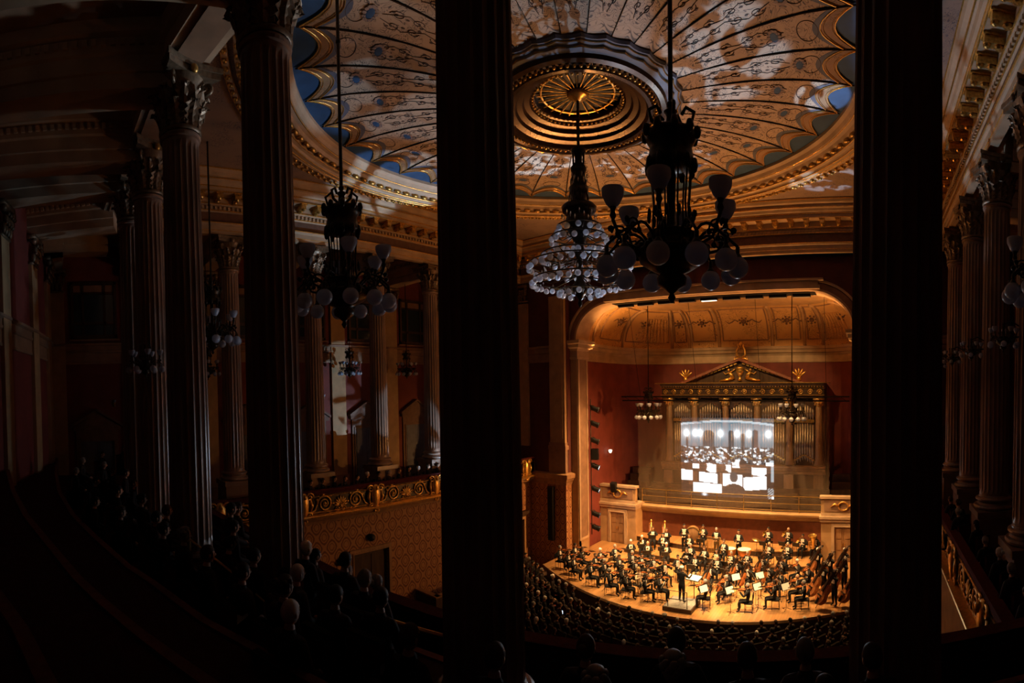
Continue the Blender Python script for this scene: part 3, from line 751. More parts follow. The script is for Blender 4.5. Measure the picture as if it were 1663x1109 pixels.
# ---- rear gallery: curved wall, beams, tiers
RC = [(9.57, 5.1), (5.36, 4.19), (1.47, 3.47), (-1.73, 2.83), (-5.15, 2.71), (-7.22, 2.53)]      # rear column axes
RW = [(-16.5, -.3), (-14.4, -.4), (-11.3, -.9), (-7.7, -1.7), (-3.7, -2.6), (.3, -3.3), (4.5, -3.9), (9, -4.3), (15, -4.5), (17.4, -4.4)]
struct(MB().sweep([(0, 5.1), (0, 18.6), (-.3, 18.6), (-.3, 5.1)], RW, side=1).build('wall_rear', M['red']), 'curved oxblood wall at the back of the rear gallery', 'wall')
struct(MB().sweep(STR, RW[:7], side=1).build('trim_5', M['stone2']), 'brown string course along the curved rear gallery wall', 'moulding')
crg = empty('ceiling', label='dark beamed ceiling over the rear gallery', cat='ceiling'); crg['kind'] = 'structure'
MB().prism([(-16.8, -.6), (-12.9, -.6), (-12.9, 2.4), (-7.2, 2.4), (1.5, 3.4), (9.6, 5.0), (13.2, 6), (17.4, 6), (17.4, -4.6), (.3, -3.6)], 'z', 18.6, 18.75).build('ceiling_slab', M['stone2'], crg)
for p, q in (((-13.7, -.55), (-13.7, 2.4)), ((-11.3, -.9), (-10.4, 2.4)), ((-7.7, -1.7), RC[5]), ((-5.4, -2.2), RC[4]), ((-2.6, -2.8), RC[3]), ((.9, -3.35), RC[2]), ((5.0, -3.9), RC[1])): beam(p, q, crg)
for i in range(1, 5):
    a = Vector(RW[i] + (0,)); d = Vector(RW[i + 1] + (0,)) - a
    pilaster((a.x, a.y), math.atan2(d.y, d.x) + PI / 2, 5.4, 17.3, .42, 'flat pilaster on the curved rear wall, %s from the left corner' % ORD[i - 1], 'tan')
# main beam over the rear columns
rb = empty('trim_6', label='heavy carved beam carried by the rear columns', cat='beam'); rb['kind'] = 'structure'
RB = [(-.5, 17.9), (.5, 17.9), (.5, 18.2), (.56, 18.24), (.56, 18.6), (.62, 18.65), (.62, 19.1), (.8, 19.2), (.85, 19.5), (1.1, 19.6), (1.15, 20.0), (1.2, 20.3), (-.6, 20.3), (-.6, 18.24), (-.5, 18.2), (-.5, 17.9)]
rcp = [(13.2, 6.0)] + RC + [(-12.7, 2.35)]
MB().sweep(RB, rcp, side=-1).build('beam', M['stone'], rb)
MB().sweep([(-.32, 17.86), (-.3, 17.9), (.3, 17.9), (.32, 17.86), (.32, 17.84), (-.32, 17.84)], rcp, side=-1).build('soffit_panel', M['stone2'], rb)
struct(MB().prism([(13.2, 6.0), (13.2, 1.0), (-13, 1.0), (-12.7, 2.3)] + RC[::-1], 'z', 20.3, 20.4).build('ceiling', M['spandrel']), 'ceiling strip behind the rear beam', 'ceiling')
# tiers of the rear balcony
TA = [(-16.2, -.1), (-10.5, -.12), (-6.4, 0.0), (-3.2, .31), (-1.1, .69), (.88, 1.09), (1.73, 1.35), (3.19, 1.7), (4.14, 2.04), (6.2, 2.65), (9.3, 3.3), (13.0, 4.1), (16, 4.4)]
TB = [(-16.2, -1.6), (-8, -1.75), (-3.1, -1.1), (-.43, -.63), (1.62, -.15), (3.1, .2), (3.83, .42), (4.63, .69), (5.6, 1.06), (7.5, 1.6), (9.3, 1.95), (13, 2.5), (16, 2.7)]
TC = [(x, y - 1.35) for x, y in TB]
rg = empty('rear_balcony', label='dark carpeted tiers of the rear balcony', cat='balcony')
FRP = [(-12.6, 4.2), (-8, 4.4), (-5, 4.6), (-.82, 4.97), (.6, 5.03), (1.8, 5.1), (2.7, 5.25), (4.5, 5.55), (6.6, 6.1), (9, 6.7), (11.7, 7.3)]
TD = [(-16.2, 1.6), (-10, 1.9), (-6, 2.3), (-1.7, 3.4), (1.5, 4.05), (5.4, 4.85), (9.5, 5.75), (13, 6.4), (16, 6.8)]
MB().prism(FRP + [(17, 7.3), (17, -4.8), (-16.4, -4.8), (-16.4, 4.2)], 'z', 6.2, 6.45).build('tier_floor', M['carpet'], rg)
for nm, cv, z0, z1 in (('tier_step', TD, 6.45, 7.15), ('tier_step', TA, 7.15, 8.0), ('tier_step', TB, 8.0, 8.6), ('tier_step', TC, 8.6, 9.1)):
    MB().prism(cv + [(16, -4.8), (-16.2, -4.8)], 'z', z0, z1).build(nm, M['carpet'], rg)
    MB().sweep([(-.09, z1), (-.09, z1 + .03), (.03, z1 + .03), (.03, z1 - .04), (-.09, z1)], cv).build('step_nosing', M['nosing'], rg)
MB().sweep([(0, 5.6), (.12, 5.6), (.12, 7.18), (0, 7.18)], FRP).build('parapet', M['darkwood'], rg)
MB().sweep([(-.08, 7.18), (.2, 7.18), (.2, 7.26), (-.08, 7.26)], FRP).build('parapet_rail', M['velvet'], rg)
tag(MB().tube([(.8, 2.15, 7.15), (.8, 2.15, 8.35), (1.9, 2.5, 8.1), (2.6, 2.75, 7.85), (2.6, 2.75, 7.15)], .022, 6).build('hand_rail', M['brass']), 'thin brass handrail on the rear balcony steps', 'handrail')
tag(MB().tube([(4.05, 3.6, 7.15), (4.05, 3.6, 8.0), (5.0, 3.95, 7.95), (5.75, 4.15, 7.9), (5.75, 4.15, 7.15)], .025, 6).build('hand_rail', M['brass']), 'dim brass handrail beside the middle near column', 'handrail')

# ---- front wall: piers either side, wall above the opening, rounded stage opening
YP, YN = 27.9, 29.2            # face of the wall round the opening, inner end of the reveal
OW = 8.41                      # half width of the opening
for s, nm in ((-1, 'wall_front_left'), (1, 'wall_front_right')):
    w = empty(nm, label='front wall pier %s of the stage with papered dado and tall panelled pilaster' % ('left' if s < 0 else 'right'), cat='wall'); w['kind'] = 'structure'
    def bx(x0, x1, y0, y1, z0, z1): 
        a, b = sorted((s * x0, s * x1)); return (a, y0, z0), (b, y1, z1)
    MB().box(*bx(8.9, 11.75, YF, YF + .7, -.9, 4.9)).build('dado', M['paper'], w)
    c = MB()
    pts = [(-11.75, YF), (-8.9, YF), (-8.9, YF + .7)]
    if s > 0: pts = [(8.9, YF + .7), (8.9, YF), (11.75, YF)]
    c.sweep([(0, 4.72), (.05, 4.74), (.06, 4.88), (.14, 4.98), (.18, 5.1), (.26, 5.16), (.28, 5.42), (0, 5.5)], pts, side=-1); c.build('dado_cornice', M['wood'], w)
    MB().box(*bx(11.2, 16.8, YF + .3, YF + .6, 5.1, 18.6)).box(*bx(8.9, 11.4, YF + .25, YF + .7, 5.4, 17.95)).build('wall_panel', M['maroon'], w)
    sp = [(-16.5, YF + .3), (-11.4, YF + .3), (-11.4, YF + .25), (-10.1, YF + .25)]
    MB().sweep(STR, sp if s < 0 else [(-x, y) for x, y in sp[::-1]], side=-1).build('string_course', M['stone2'], w)
    MB().box(*bx(8.95, 10.1, YF + .02, YF + .3, 7.45, 16.8)).box(*bx(9.1, 9.95, YF - .01, YF + .02, 7.7, 16.6)).build('pier_shaft', M['tan'], w)
    MB().box(*bx(8.85, 10.2, YF - .08, YF + .3, 7.0, 7.25)).box(*bx(8.9, 10.15, YF - .04, YF + .3, 7.25, 7.45)).box(*bx(8.9, 10.2, YF - .02, YF + .3, 5.4, 7.0)).build('pier_base', M['stone2'], w)
    MB().box(*bx(11.95, 12.8, YF + .1, YF + .3, 7.1, 16.6)).build('corner_pilaster', M['tan'], w)
    link('capital', PCAP, w, (s * 12.37, YF + .2, 16.7), (0, 0, -PI / 2))
    # strip beside the opening, reveal with a sunk lit panel
    MB().box(*bx(OW, 8.95, YP, YP + .3, -.9, 14.1)).build('opening_jamb', M['tan'], w)
    MB().box(*bx(OW, OW + .3, YP + .02, YN, -.9, 13.5)).build('reveal', M['tan'], w)
    a, b = sorted((s * (OW - .03), s * OW)); 
    fr = MB()
    for y0, y1, z0, z1 in ((YP + .05, YP + .22, 1.2, 12.9), (YN - .25, YN - .08, 1.2, 12.9), (YP + .05, YN - .08, 12.75, 12.9), (YP + .05, YN - .08, 1.05, 1.2)):
        fr.box((a - .03, y0, z0), (b + .03, y1, z1))
    fr.build('reveal_frame', M['stone'], w)
    MB().box((a, YP + .22, 1.2), (b, YN - .25, 12.75)).build('reveal_panel', M['stone2'], w)
# column speaker hung on the left pier
cs = empty('column_speaker', (-10.0, YF - .12, 0), label='tall slim black column loudspeaker on the papered pier left of the stage', cat='speaker')
MB().box((-.2, -.12, 1.1), (.2, .1, 4.6)).build('speaker_box', M['black'], cs); MB().box((-.16, -.14, 1.2), (.16, -.12, 4.5)).build('speaker_grille', M['blackcloth'], cs)
cs2 = empty('column_speaker', (10.0, YF - .12, 0), label='tall slim black column loudspeaker on the pier right of the stage', cat='speaker')
MB().box((-.2, -.12, 1.1), (.2, .1, 4.6)).build('speaker_box', M['black'], cs2); MB().box((-.16, -.14, 1.2), (.16, -.12, 4.5)).build('speaker_grille', M['blackcloth'], cs2)
# wall above the opening with rounded shoulders
def arch(off, n=14):
    """left half of the opening outline, bottom to top, offset outwards"""
    pts = []
    for i in range(n + 1):
        t = i / n * PI / 2
        pts.append((-(5.9 + (OW - 5.9 + off) * math.cos(t)), 14.0 + (2.1 + off) * math.sin(t)))
    return pts
half = arch(0)
outline = half + [(-x, z) for x, z in half[::-1]]
top = 17.95
vs = []; fs = []
for x, z in outline: vs += [(x, YP, z), (x * 1.0, YP, top)]
for i in range(len(outline) - 1): fs.append((2 * i, 2 * i + 2, 2 * i + 3, 2 * i + 1))
wf = MB().add(vs, fs).box((-8.95, YP, 14.0), (-OW, YP + .3, top)).box((OW, YP, 14.0), (8.95, YP + .3, top))
struct(wf.build('wall_front', M['maroon']), 'dark maroon front wall above the stage opening', 'wall')
am = empty('trim_7', label='gilded rounded frame of the stage opening', cat='moulding'); am['kind'] = 'structure'
def arch_mould(off, w, y0, y1, m, name):
    A = arch(off); B = arch(off + w); A = A + [(-x, z) for x, z in A[::-1]]; B = B + [(-x, z) for x, z in B[::-1]]
    vs = []; fs = []
    for (xa, za), (xb, zb) in zip(A, B): vs += [(xa, y1, za), (xa, y0, za), (xb, y0, zb), (xb, y1, zb)]
    for i in range(len(A) - 1):
        for q in range(3): fs.append((4 * i + q, 4 * i + 4 + q, 4 * i + 5 + q, 4 * i + 1 + q))
    return MB().add(vs, fs).build(name, m, am)
arch_mould(.0, .12, YP - .1, YN + .2, M['stone'], 'inner_roll')
arch_mould(.14, .3, YP - .04, YP + .1, M['stone2'], 'flat_band')
arch_mould(.48, .12, YP - .16, YP + .1, M['stone'], 'outer_roll')
MB().box((-6.2, YP - .45, 16.12), (6.6, YP, 16.3)).box((-6.1, YP - .38, 16.3), (6.5, YP, 16.55)).box((-6.4, YP - .5, 16.55), (6.8, YP, 16.66)).build('lintel', M['stone'], am)
# impost cornice on the jambs running on round the niche
NICHE = [(-OW, YP), (-OW, YN), (-8.95, YN + .15), (-9.1, 30.5), (-9.1, 33.6)]
NICHE += [(-9.1 + 4.6 * (1 - math.cos(t)), 33.6 + 4.6 * math.sin(t)) for t in [PI / 2 * i / 10 for i in range(1, 11)]]
NICHE += [(-x, y) for x, y in NICHE[::-1]]
nw = NICHE[2:-2]
struct(MB().sweep([(0, -.9), (0, 13.45), (.3, 13.45), (.3, -.9)], nw, side=1).build('wall_back', M['red']), 'oxblood curved wall of the stage niche behind the organ', 'wall')
IMP = [(.0, 12.75), (.07, 12.78), (.09, 12.9), (.04, 12.92), (.04, 13.3), (.08, 13.34), (.12, 13.44), (.28, 13.5), (.32, 13.7), (.4, 13.76), (.42, 13.95), (0, 14.0)]
struct(MB().sweep(IMP, [(-8.95, YP)] + NICHE + [(8.95, YP)], side=-1).build('trim_8', M['stone']), 'impost cornice curving round the stage niche', 'moulding')
# cove above the impost: quarter round, ribs, painted panels
cv = empty('ceiling', label='painted cove ceiling over the stage niche', cat='ceiling'); cv['kind'] = 'structure'
def inset(path, o):
    k = len(path); res = []
    P = [Vector(p) for p in path]
    for i in range(k):
        a = (P[i] - P[i - 1]) if i else P[1] - P[0]; b = (P[i + 1] - P[i]) if i < k - 1 else a
        a = a.normalized(); b = b.normalized(); na = Vector((a.y, -a.x)); nb = Vector((b.y, -b.x)); m = na + nb; m = m / m.dot(na)
        res.append(P[i] + m * o)
    return res
cp = [(-9.1, 29.3), (-9.1, 31.0)] + NICHE[4:-4] + [(9.1, 31.0), (9.1, 29.3)]
CR = 2.5
rows = [inset(cp, .05 + CR * (1 - math.cos(PI / 2 * j / 8))) for j in range(9)]
zs = [13.98 + CR * 1.05 * math.sin(PI / 2 * j / 8) for j in range(9)]
vs = []; fs = []
for j in range(9):
    for p in rows[j]: vs.append((p.x, p.y, zs[j]))
k = len(cp)
for j in range(8):
    for i in range(k - 1): fs.append((j * k + i, (j + 1) * k + i, (j + 1) * k + i + 1, j * k + i + 1))
MB().add(vs, fs).build('cove', M['cove'], cv, True)
rib_at = [1, 4, 10, 12, 12.27, 12.73, k - 13, k - 11, k - 5, k - 2]
def cove_pt(i, j, d=0.0):
    f = int(math.floor(i)); t = i - f; f2 = min(f + 1, k - 1)
    p = rows[j][f].lerp(rows[j][f2], t); return Vector((p.x, p.y, zs[j] - d))
for i in rib_at:
    MB().tube([cove_pt(i, j, .03) for j in range(9)], .13, 6).build('cove_rib', M['tan'], cv, True)
bounds = [0] + rib_at + [k - 1]
for a, b in zip(bounds[:-1], bounds[1:]):
    cen = b - a < .9
    if .9 < b - a < 1.5: continue
    mg = .035 if cen else .35; a2, b2 = a + mg, b - mg; dd = .02 if cen else .3
    pts = [cove_pt(a2, j, .02) for j in range(1, 8)] + [cove_pt(a2 + (b2 - a2) * t / 6, 7, .02) for t in range(1, 7)] + [cove_pt(b2, j, .02) for j in range(6, 0, -1)] + [cove_pt(b2 + (a2 - b2) * t / 6, 1, .02) for t in range(1, 6)]
    MB().tube(pts, .055, 5, closed=True).build('panel_border', M['stone2'], cv)
    c = cove_pt((a2 + b2) / 2, 4, .03); dr = (cove_pt((a2 + b2) / 2 + dd, 4) - cove_pt((a2 + b2) / 2 - dd, 4)).normalized(); up = (cove_pt((a2 + b2) / 2, 5) - cove_pt((a2 + b2) / 2, 3)).normalized()
    o = MB()
    for q in range(7):
        an = 2 * PI * q / 7; o.sphere(c + dr * .32 * math.cos(an) + up * .32 * math.sin(an), .09, 6, 4)
    o.sphere(c, .2, 8, 5)
    for sgn in (-1, 1): o.tube([c + dr * sgn * (.4 + .25 * q) + up * (.16 * math.sin(q * 1.7)) for q in range(5)], [.06, .05, .05, .04, .02], 5)
    o.build('painted_ornament', M['frieze'], cv)
# shell lunettes in the rounded corners
for s in (-1, 1):
    o = MB()
    for q in range(7):
        i = 6 + 2.4 * q / 6
        i = i + .8 if s < 0 else (k - 1) - i - .8
        o.tube([cove_pt(i, j, .05) for j in range(1, 6)], [.16, .15, .13, .1, .06], 6)
    o.build('shell_lunette', M['cove'], cv, True)
fl = rows[8]
MB().add([(p.x, p.y, zs[8]) for p in fl], [tuple(range(len(fl)))]).build('cove_flat', M['tan'], cv)
# lighting slot behind the lintel
slot = MB().box((-6.0, 28.25, 16.06), (6.3, 29.2, 16.2))
slot.build('light_slot', M['black'], cv)
for i in range(9):
    f = empty('stage_light', (-5.3 + 1.35 * i, 28.75, 16.0), label='dark stage light fixture in the slot above the stage, %s from the left' % ORD[i], cat='stage light', group='stage lights in the slot')
    MB().box((-.5, -.12, -.1), (.5, .12, .06)).build('lamp_housing', M['black'], f)
    MB().box((-.45, -.09, -.12), (.45, .09, -.1)).build('lamp_glass', M['lampglow'] if i == 4 else M['glass'], f)

# ---- choir balcony behind the orchestra, side blocks with doors
YC = 33.0
cb = empty('choir_balcony', label='choir balcony with golden cornice behind the orchestra', cat='balcony')
MB().box((-6.3, YC, 0), (6.5, YC + .2, 2.3)).build('balcony_front_wall', M['redbrown'], cb)
MB().sweep([(0, 2.2), (.06, 2.22), (.08, 2.34), (.2, 2.42), (.24, 2.52), (.32, 2.55), (.34, 2.66), (0, 2.7), (-.3, 2.7), (-.3, 2.2)], [(-6.35, YC), (6.6, YC)], side=-1).build('balcony_cornice', M['tan'], cb)
MB().box((-8.9, YC + .1, 2.4), (8.9, 35.2, 2.66)).build('balcony_floor', M['darkwood'], cb)
for i in range(4): MB().box((-8.2, 34.2 + .4 * i, 2.66), (8.2, 36.0, 2.66 + .28 * (i + 1))).build('choir_step', M['darkwood'], cb)
rl = empty('brass_railing', label='brass railing along the choir balcony', cat='railing')
MB().tube([(-6.3, YC, 3.78), (6.6, YC, 3.78)], .03, 6).build('top_bar', M['brass'], rl); MB().tube([(-6.3, YC, 3.3), (6.6, YC, 3.3)], .022, 6).build('middle_bar', M['brass'], rl); MB().tube([(-6.3, YC, 2.86), (6.6, YC, 2.86)], .018, 6).build('bottom_bar', M['brass'], rl)
for i in range(8): MB().tube([(-6.3 + 12.9 * i / 7, YC, 2.66), (-6.3 + 12.9 * i / 7, YC, 3.78)], .022, 6).build('post', M['brass'], rl)
for s in (-1, 1):
    sd = 'left' if s < 0 else 'right'
    b = empty('choir_side_block', label='panelled side block of the choir balcony with a door, %s of the orchestra' % sd, cat='wall block')
    a0, a1 = sorted((s * 6.3, s * 9.1))
    MB().box((a0, 31.9, 0), (a1, 33.1, 2.5)).box((a0, 31.9, 3.0), (a1, 32.2, 3.95)).build('block_wall', M['tan'], b)
    MB().box((a0 - .06, 31.78, 2.5), (a1 + .06, 33.2, 2.7)).box((a0 - .1, 31.7, 2.7), (a1 + .1, 33.2, 2.85)).box((a0, 31.85, 2.85), (a1, 32.3, 3.05)).box((a0 - .08, 31.8, 3.95), (a1 + .08, 32.3, 4.1)).build('block_cornice', M['stone'], b)
    MB().box((a0 + .2, 31.86, 3.15), (a1 - .2, 31.9, 3.85)).build('parapet_panel', M['stone2'], b)
    xm = (a0 + a1) / 2
    w = MB(); w.tube([(xm + .3 * math.cos(2 * PI * i / 16), 31.83, 3.5 + .26 * math.sin(2 * PI * i / 16)) for i in range(16)], .05, 6, closed=True)
    for q in (-1, 1): w.tube([(xm + q * .3, 31.83, 3.5), (xm + q * .55, 31.83, 3.62), (xm + q * .8, 31.83, 3.45)], [.06, .07, .02], 6)
    w.build('gilt_wreath', M['gilt'], b, True)
    door('door_%d' % nd, 31.9, xm - .55, xm + .55, 0.02, 2.2, 'panelled double stage door %s of the orchestra' % sd, face=-1, axis='y', mframe='stone', mleaf='wood'); nd += 1
# ================================================================== COLUMNS
def leaf(b, M_, h, w, curl, mi=0):
    """one acanthus leaf: a lobed strip that rises, leans out and curls over"""
    n = 9; vs = []; fs = []
    for i in range(n + 1):
        t = i / n
        z = h * (1.06 * t - .22 * max(0, t - .6) ** 2 * 6 * .5)
        o = curl * (t ** 2.2)
        if t > .8: z = h * (.93 - (t - .8) * .55)
        ww = w * (.75 + .35 * math.sin(t * PI)) * (1 - .5 * max(0, t - .7) / .3) * (1 + .26 * (-1) ** i)
        for q in (-1, -.5, 0, .5, 1): vs.append((o + .035 + (.03 if q == 0 else (-.015 if abs(q) == .5 else .0)), ww * q, z + (.03 * h if abs(q) == 1 and i % 2 else 0)))
        for q in (-1, 1): vs.append((o - .04, ww * q * .7, z))
    c = 7
    for i in range(n):
        a, d = i * c, (i + 1) * c
        for q in range(4): fs.append((a + q, a + q + 1, d + q + 1, d + q))
        fs.append((a + 5, d + 5, d + 6, a + 6)); fs.append((a, d, d + 5, a + 5)); fs.append((a + 4, a + 6, d + 6, d + 4))
    b.add(vs, fs, mi, M_)
def bell_mesh(b):
    b.lathe([(.44, 0), (.47, .03), (.47, .08), (.42, .1), (.40, .14), (.40, .7), (.44, .95), (.56, 1.12), (.56, 1.16)], 24)
def abacus_mesh(b, z=1.14):
    pts = []
    for s in range(4):
        for i in range(6):
            t = -1 + 2 * i / 6; a = s * PI / 2
            r = .66 - .13 * (1 - t * t); x, y = r, t * .66
            pts.append((x * math.cos(a) - y * math.sin(a), x * math.sin(a) + y * math.cos(a)))
    b.prism(pts, 'z', z, z + .13); b.prism([(x * 1.06, y * 1.06) for x, y in pts], 'z', z + .13, z + .24)
def volute(b, M_):
    pts = [];
    for i in range(17):
        t = i / 16; a = t * 1.7 * 2 * PI; r = .15 * (1 - .8 * t); pts.append((.62 + r * math.cos(a + 1.2), 0, .98 + r * math.sin(a + 1.2)))
    b.tube([(.36, 0, .5), (.46, 0, .78), (.6, 0, 1.04)] + pts[3:], [.04, .045, .05] + [.05] * (len(pts) - 3), 6, 0, M_)
    b.sphere((.62, 0, .98), (.05, .06, .05), 6, 4, 0, M_)
def shaft_mesh():
    b = MB(); nf = 20; per = 4; n = nf * per; vs = []; fs = []
    zz = [7.46, 7.56, 7.7, 10.5, 13.5, 16.1, 16.25, 16.32]
    for z in zz:
        t = (z - 7.46) / 8.9; R0 = .465 - .065 * t ** 1.5
        dep = 0 if z < 7.6 or z > 16.2 else .034
        for j in range(n):
            a = 2 * PI * j / n; k = j % per
            vs.append(((R0 - dep * (0, .75, 1, .75)[k]) * math.cos(a), (R0 - dep * (0, .75, 1, .75)[k]) * math.sin(a), z))
    for i in range(len(zz) - 1):
        for j in range(n): fs.append((i * n + j, i * n + (j + 1) % n, (i + 1) * n + (j + 1) % n, (i + 1) * n + j))
    b.add(vs, fs)
    b.lathe([(.40, 16.32), (.44, 16.34), (.455, 16.39), (.44, 16.43), (.40, 16.45)], 32)
    return b.mesh('shaft', M['marble'])
SHAFT = shaft_mesh()
BASE = MB().box((-.66, -.66, 6.86), (.66, .66, 7.06)).lathe([(.0, 7.06), (.58, 7.06), (.64, 7.1), (.65, 7.15), (.62, 7.2), (.54, 7.22), (.51, 7.27), (.54, 7.32), (.58, 7.35), (.58, 7.39), (.54, 7.42), (.49, 7.44), (.48, 7.47), (.46, 7.5)], 32).mesh('base', M['marble'])
BELL = MB(); bell_mesh(BELL); BELL = BELL.mesh('capital_bell', M['cap'], True)
ABA = MB(); abacus_mesh(ABA); ABA = ABA.mesh('abacus', M['cap'])
LF = MB(); leaf(LF, None, .52, .15, .22); LF1 = LF.mesh('acanthus_leaf', M['cap'])
LF = MB(); leaf(LF, None, .86, .15, .26); LF2 = LF.mesh('acanthus_leaf', M['cap'])
VO = MB(); volute(VO, None); VOL = VO.mesh('volute', M['cap'], True)
FLW = MB().sphere((.6, 0, 1.2), (.06, .1, .1), 8, 5).mesh('fleuron', M['oldgilt'], True)
full = MB(); bell_mesh(full); abacus_mesh(full)
for q in range(8):
    leaf(full, Matrix.Rotation(2 * PI * q / 8, 4, 'Z') @ Matrix.Translation((.4, 0, .1)), .52, .15, .22)
    leaf(full, Matrix.Rotation(2 * PI * (q + .5) / 8, 4, 'Z') @ Matrix.Translation((.39, 0, .12)), .86, .15, .26)
for q in range(4):
    volute(full, Matrix.Rotation(PI / 4 + q * PI / 2, 4, 'Z')); full.sphere((.6, 0, 1.2), (.06, .1, .1), 8, 5, 0, Matrix.Rotation(q * PI / 2, 4, 'Z'))
FULLCAP = full.mesh('capital', M['cap'])
def column(x, y, zp, label, detail, group, rz=0):
    c = empty('column', (x, y, 0), rz, label=label, cat='column', group=group)
    link('shaft', SHAFT, c); link('base', BASE, c)
    MB().box((-.6, -.6, zp), (.6, .6, 6.86)).build('pedestal', M['stone2'], c)
    if not detail:
        link('capital', FULLCAP, c, (0, 0, 16.45))
    else:
        cp = link('capital', BELL, c, (0, 0, 16.45))
        link('abacus', ABA, cp)
        for q in range(8):
            a = 2 * PI * q / 8; link('acanthus_leaf', LF1, cp, (.4 * math.cos(a), .4 * math.sin(a), .1), (0, 0, a))
            a += PI / 8; link('acanthus_leaf', LF2, cp, (.39 * math.cos(a), .39 * math.sin(a), .12), (0, 0, a))
        for q in range(4):
            link('volute', VOL, cp, None, (0, 0, PI / 4 + q * PI / 2)); link('fleuron', FLW, cp, None, (0, 0, q * PI / 2))
    return c
lc = [4.0, 7.73, 11.94, 15.75, 19.45, 23.2]
for i, y in enumerate(lc):
    column(XL, y, 5.4, 'fluted brown marble column of the left colonnade, %s from the stage' % ORD[len(lc) - 1 - i], False, 'left colonnade')
rcy = [8.1, 11.94, 15.75, 19.45, 23.2]
for i, y in enumerate(rcy):
    column(XR, y, 5.4, 'fluted marble column of the right colonnade, %s from the stage' % ORD[len(rcy) - 1 - i], False, 'right colonnade')
RL = ['huge black near column right of the stage view', 'huge black near column in the middle of the view', 'tall dark fluted column at left with gleaming right edge', 'fluted column with leafy capital left of the tall dark one', 'slim fluted column with bluish capital at far left', 'fluted column half hidden at the far left end of the rear colonnade']
for i, (x, y) in enumerate(RC): column(x, y, 6.45, RL[i], i >= 2, 'rear colonnade', .35)

# ================================================================== ORGAN
YO = 36.0
og = empty('pipe_organ', (.15, YO, 0), label='large pipe organ with gilded pediment behind the screen', cat='organ')
MB().box((-6.0, .35, 2.7), (6.0, 2.2, 11.2)).box((-6.1, -.1, 2.7), (6.1, .5, 4.8)).build('organ_case', M['darkwood'], og)
MB().sweep([(0, 4.75), (.06, 4.78), (.1, 4.95), (.22, 5.02), (.26, 5.2), (.34, 5.24), (.34, 5.36), (0, 5.4)], [(-6.1, -.1), (6.1, -.1)], side=-1).build('base_cornice', M['wood'], og)
ocols = [-5.55, -3.55, -1.17, 1.17, 3.5, 5.6]
for x in ocols:
    c = MB().lathe([(.0, 5.4), (.36, 5.4), (.36, 5.5), (.3, 5.56), (.31, 5.66), (.26, 5.72), (.25, 6.2), (.22, 9.5), (.2, 9.52)], 16, (x, .05, 0)).build('organ_column', M['wood'], og, True)
    cp = MB().lathe([(.2, 9.5), (.24, 9.54), (.22, 9.6), (.24, 9.8), (.34, 10.0), (.34, 10.02)], 12, (x, .05, 0)).box((x - .38, -.33, 10.02), (x + .38, .43, 10.14))
    for q in range(8): cp.sphere((x + .27 * math.cos(q * PI / 4), .05 + .27 * math.sin(q * PI / 4), 9.72 + .1 * (q % 2)), (.08, .08, .13), 6, 4)
    for a in (-1, 1):
        for b in (-1, 1): cp.sphere((x + a * .3, .05 + b * .3, 9.93), .09, 6, 4)
    cp.build('organ_capital', M['gilt'], c, True)
    MB().box((x - .34, -.36, 2.7), (x + .34, .4, 4.75)).build('column_pedestal', M['wood'], c)
MB().sweep([(0, 10.14), (.06, 10.16), (.06, 10.3), (.1, 10.34), (.04, 10.38), (.04, 10.78), (.1, 10.82), (.12, 10.9), (.3, 10.98), (.34, 11.1), (.42, 11.16), (.42, 11.24), (-.5, 11.24), (-.5, 10.14)], [(-6.0, -.3), (6.0, -.3)], side=-1).build('organ_entablature', M['darkwood'], og)
g = MB()
for zz in (10.36, 10.84, 11.22): g.box((-6.06 - (.36 if zz > 11 else 0), -.44 - (.3 if zz > 11 else 0), zz - .02), (6.06 + (.36 if zz > 11 else 0), -.3, zz + .025))
for i in range(62): g.box((-6.0 + i * .195, -.6, 10.93), (-5.9 + i * .195, -.42, 11.0))
tag(g.build('gilt_fillets', M['gilt'], og), kind='stuff')
for i in range(18):
    x = -5.7 + i * 11.4 / 17; s = MB(); spiral(.2, 1.7, 14, Matrix.Translation((x, -.38, 10.58)) @ Matrix.Rotation(PI / 2, 4, 'Z'), s, .03, 1 if i % 2 else -1); s.sphere((x, -.38, 10.58), .05, 6, 4); s.build('frieze_scroll', M['gilt'], og, True)
MB().prism([(-4.3, 11.24), (4.3, 11.24), (0, 12.85)], 'y', -.25, .3).build('pediment', M['darkwood'], og)
pd = MB()
for s in (-1, 1): pd.prism([(s * 4.55, 11.24), (s * 4.1, 11.24), (0, 12.78), (0, 12.98)], 'y', -.62, .3)
pd.build('raking_cornice', M['redwood'], og)
pd = MB()
for s in (-1, 1):
    for q in range(13):
        t = .06 + q * .072; pd.box((-.11, -.5, -.05), (.11, -.3, .05), 0, T((s * 4.05 * (1 - t), 0, 11.3 + 1.36 * t), 0, 0, s * .36))
tag(pd.build('pediment_dentils', M['gilt'], og), kind='stuff')
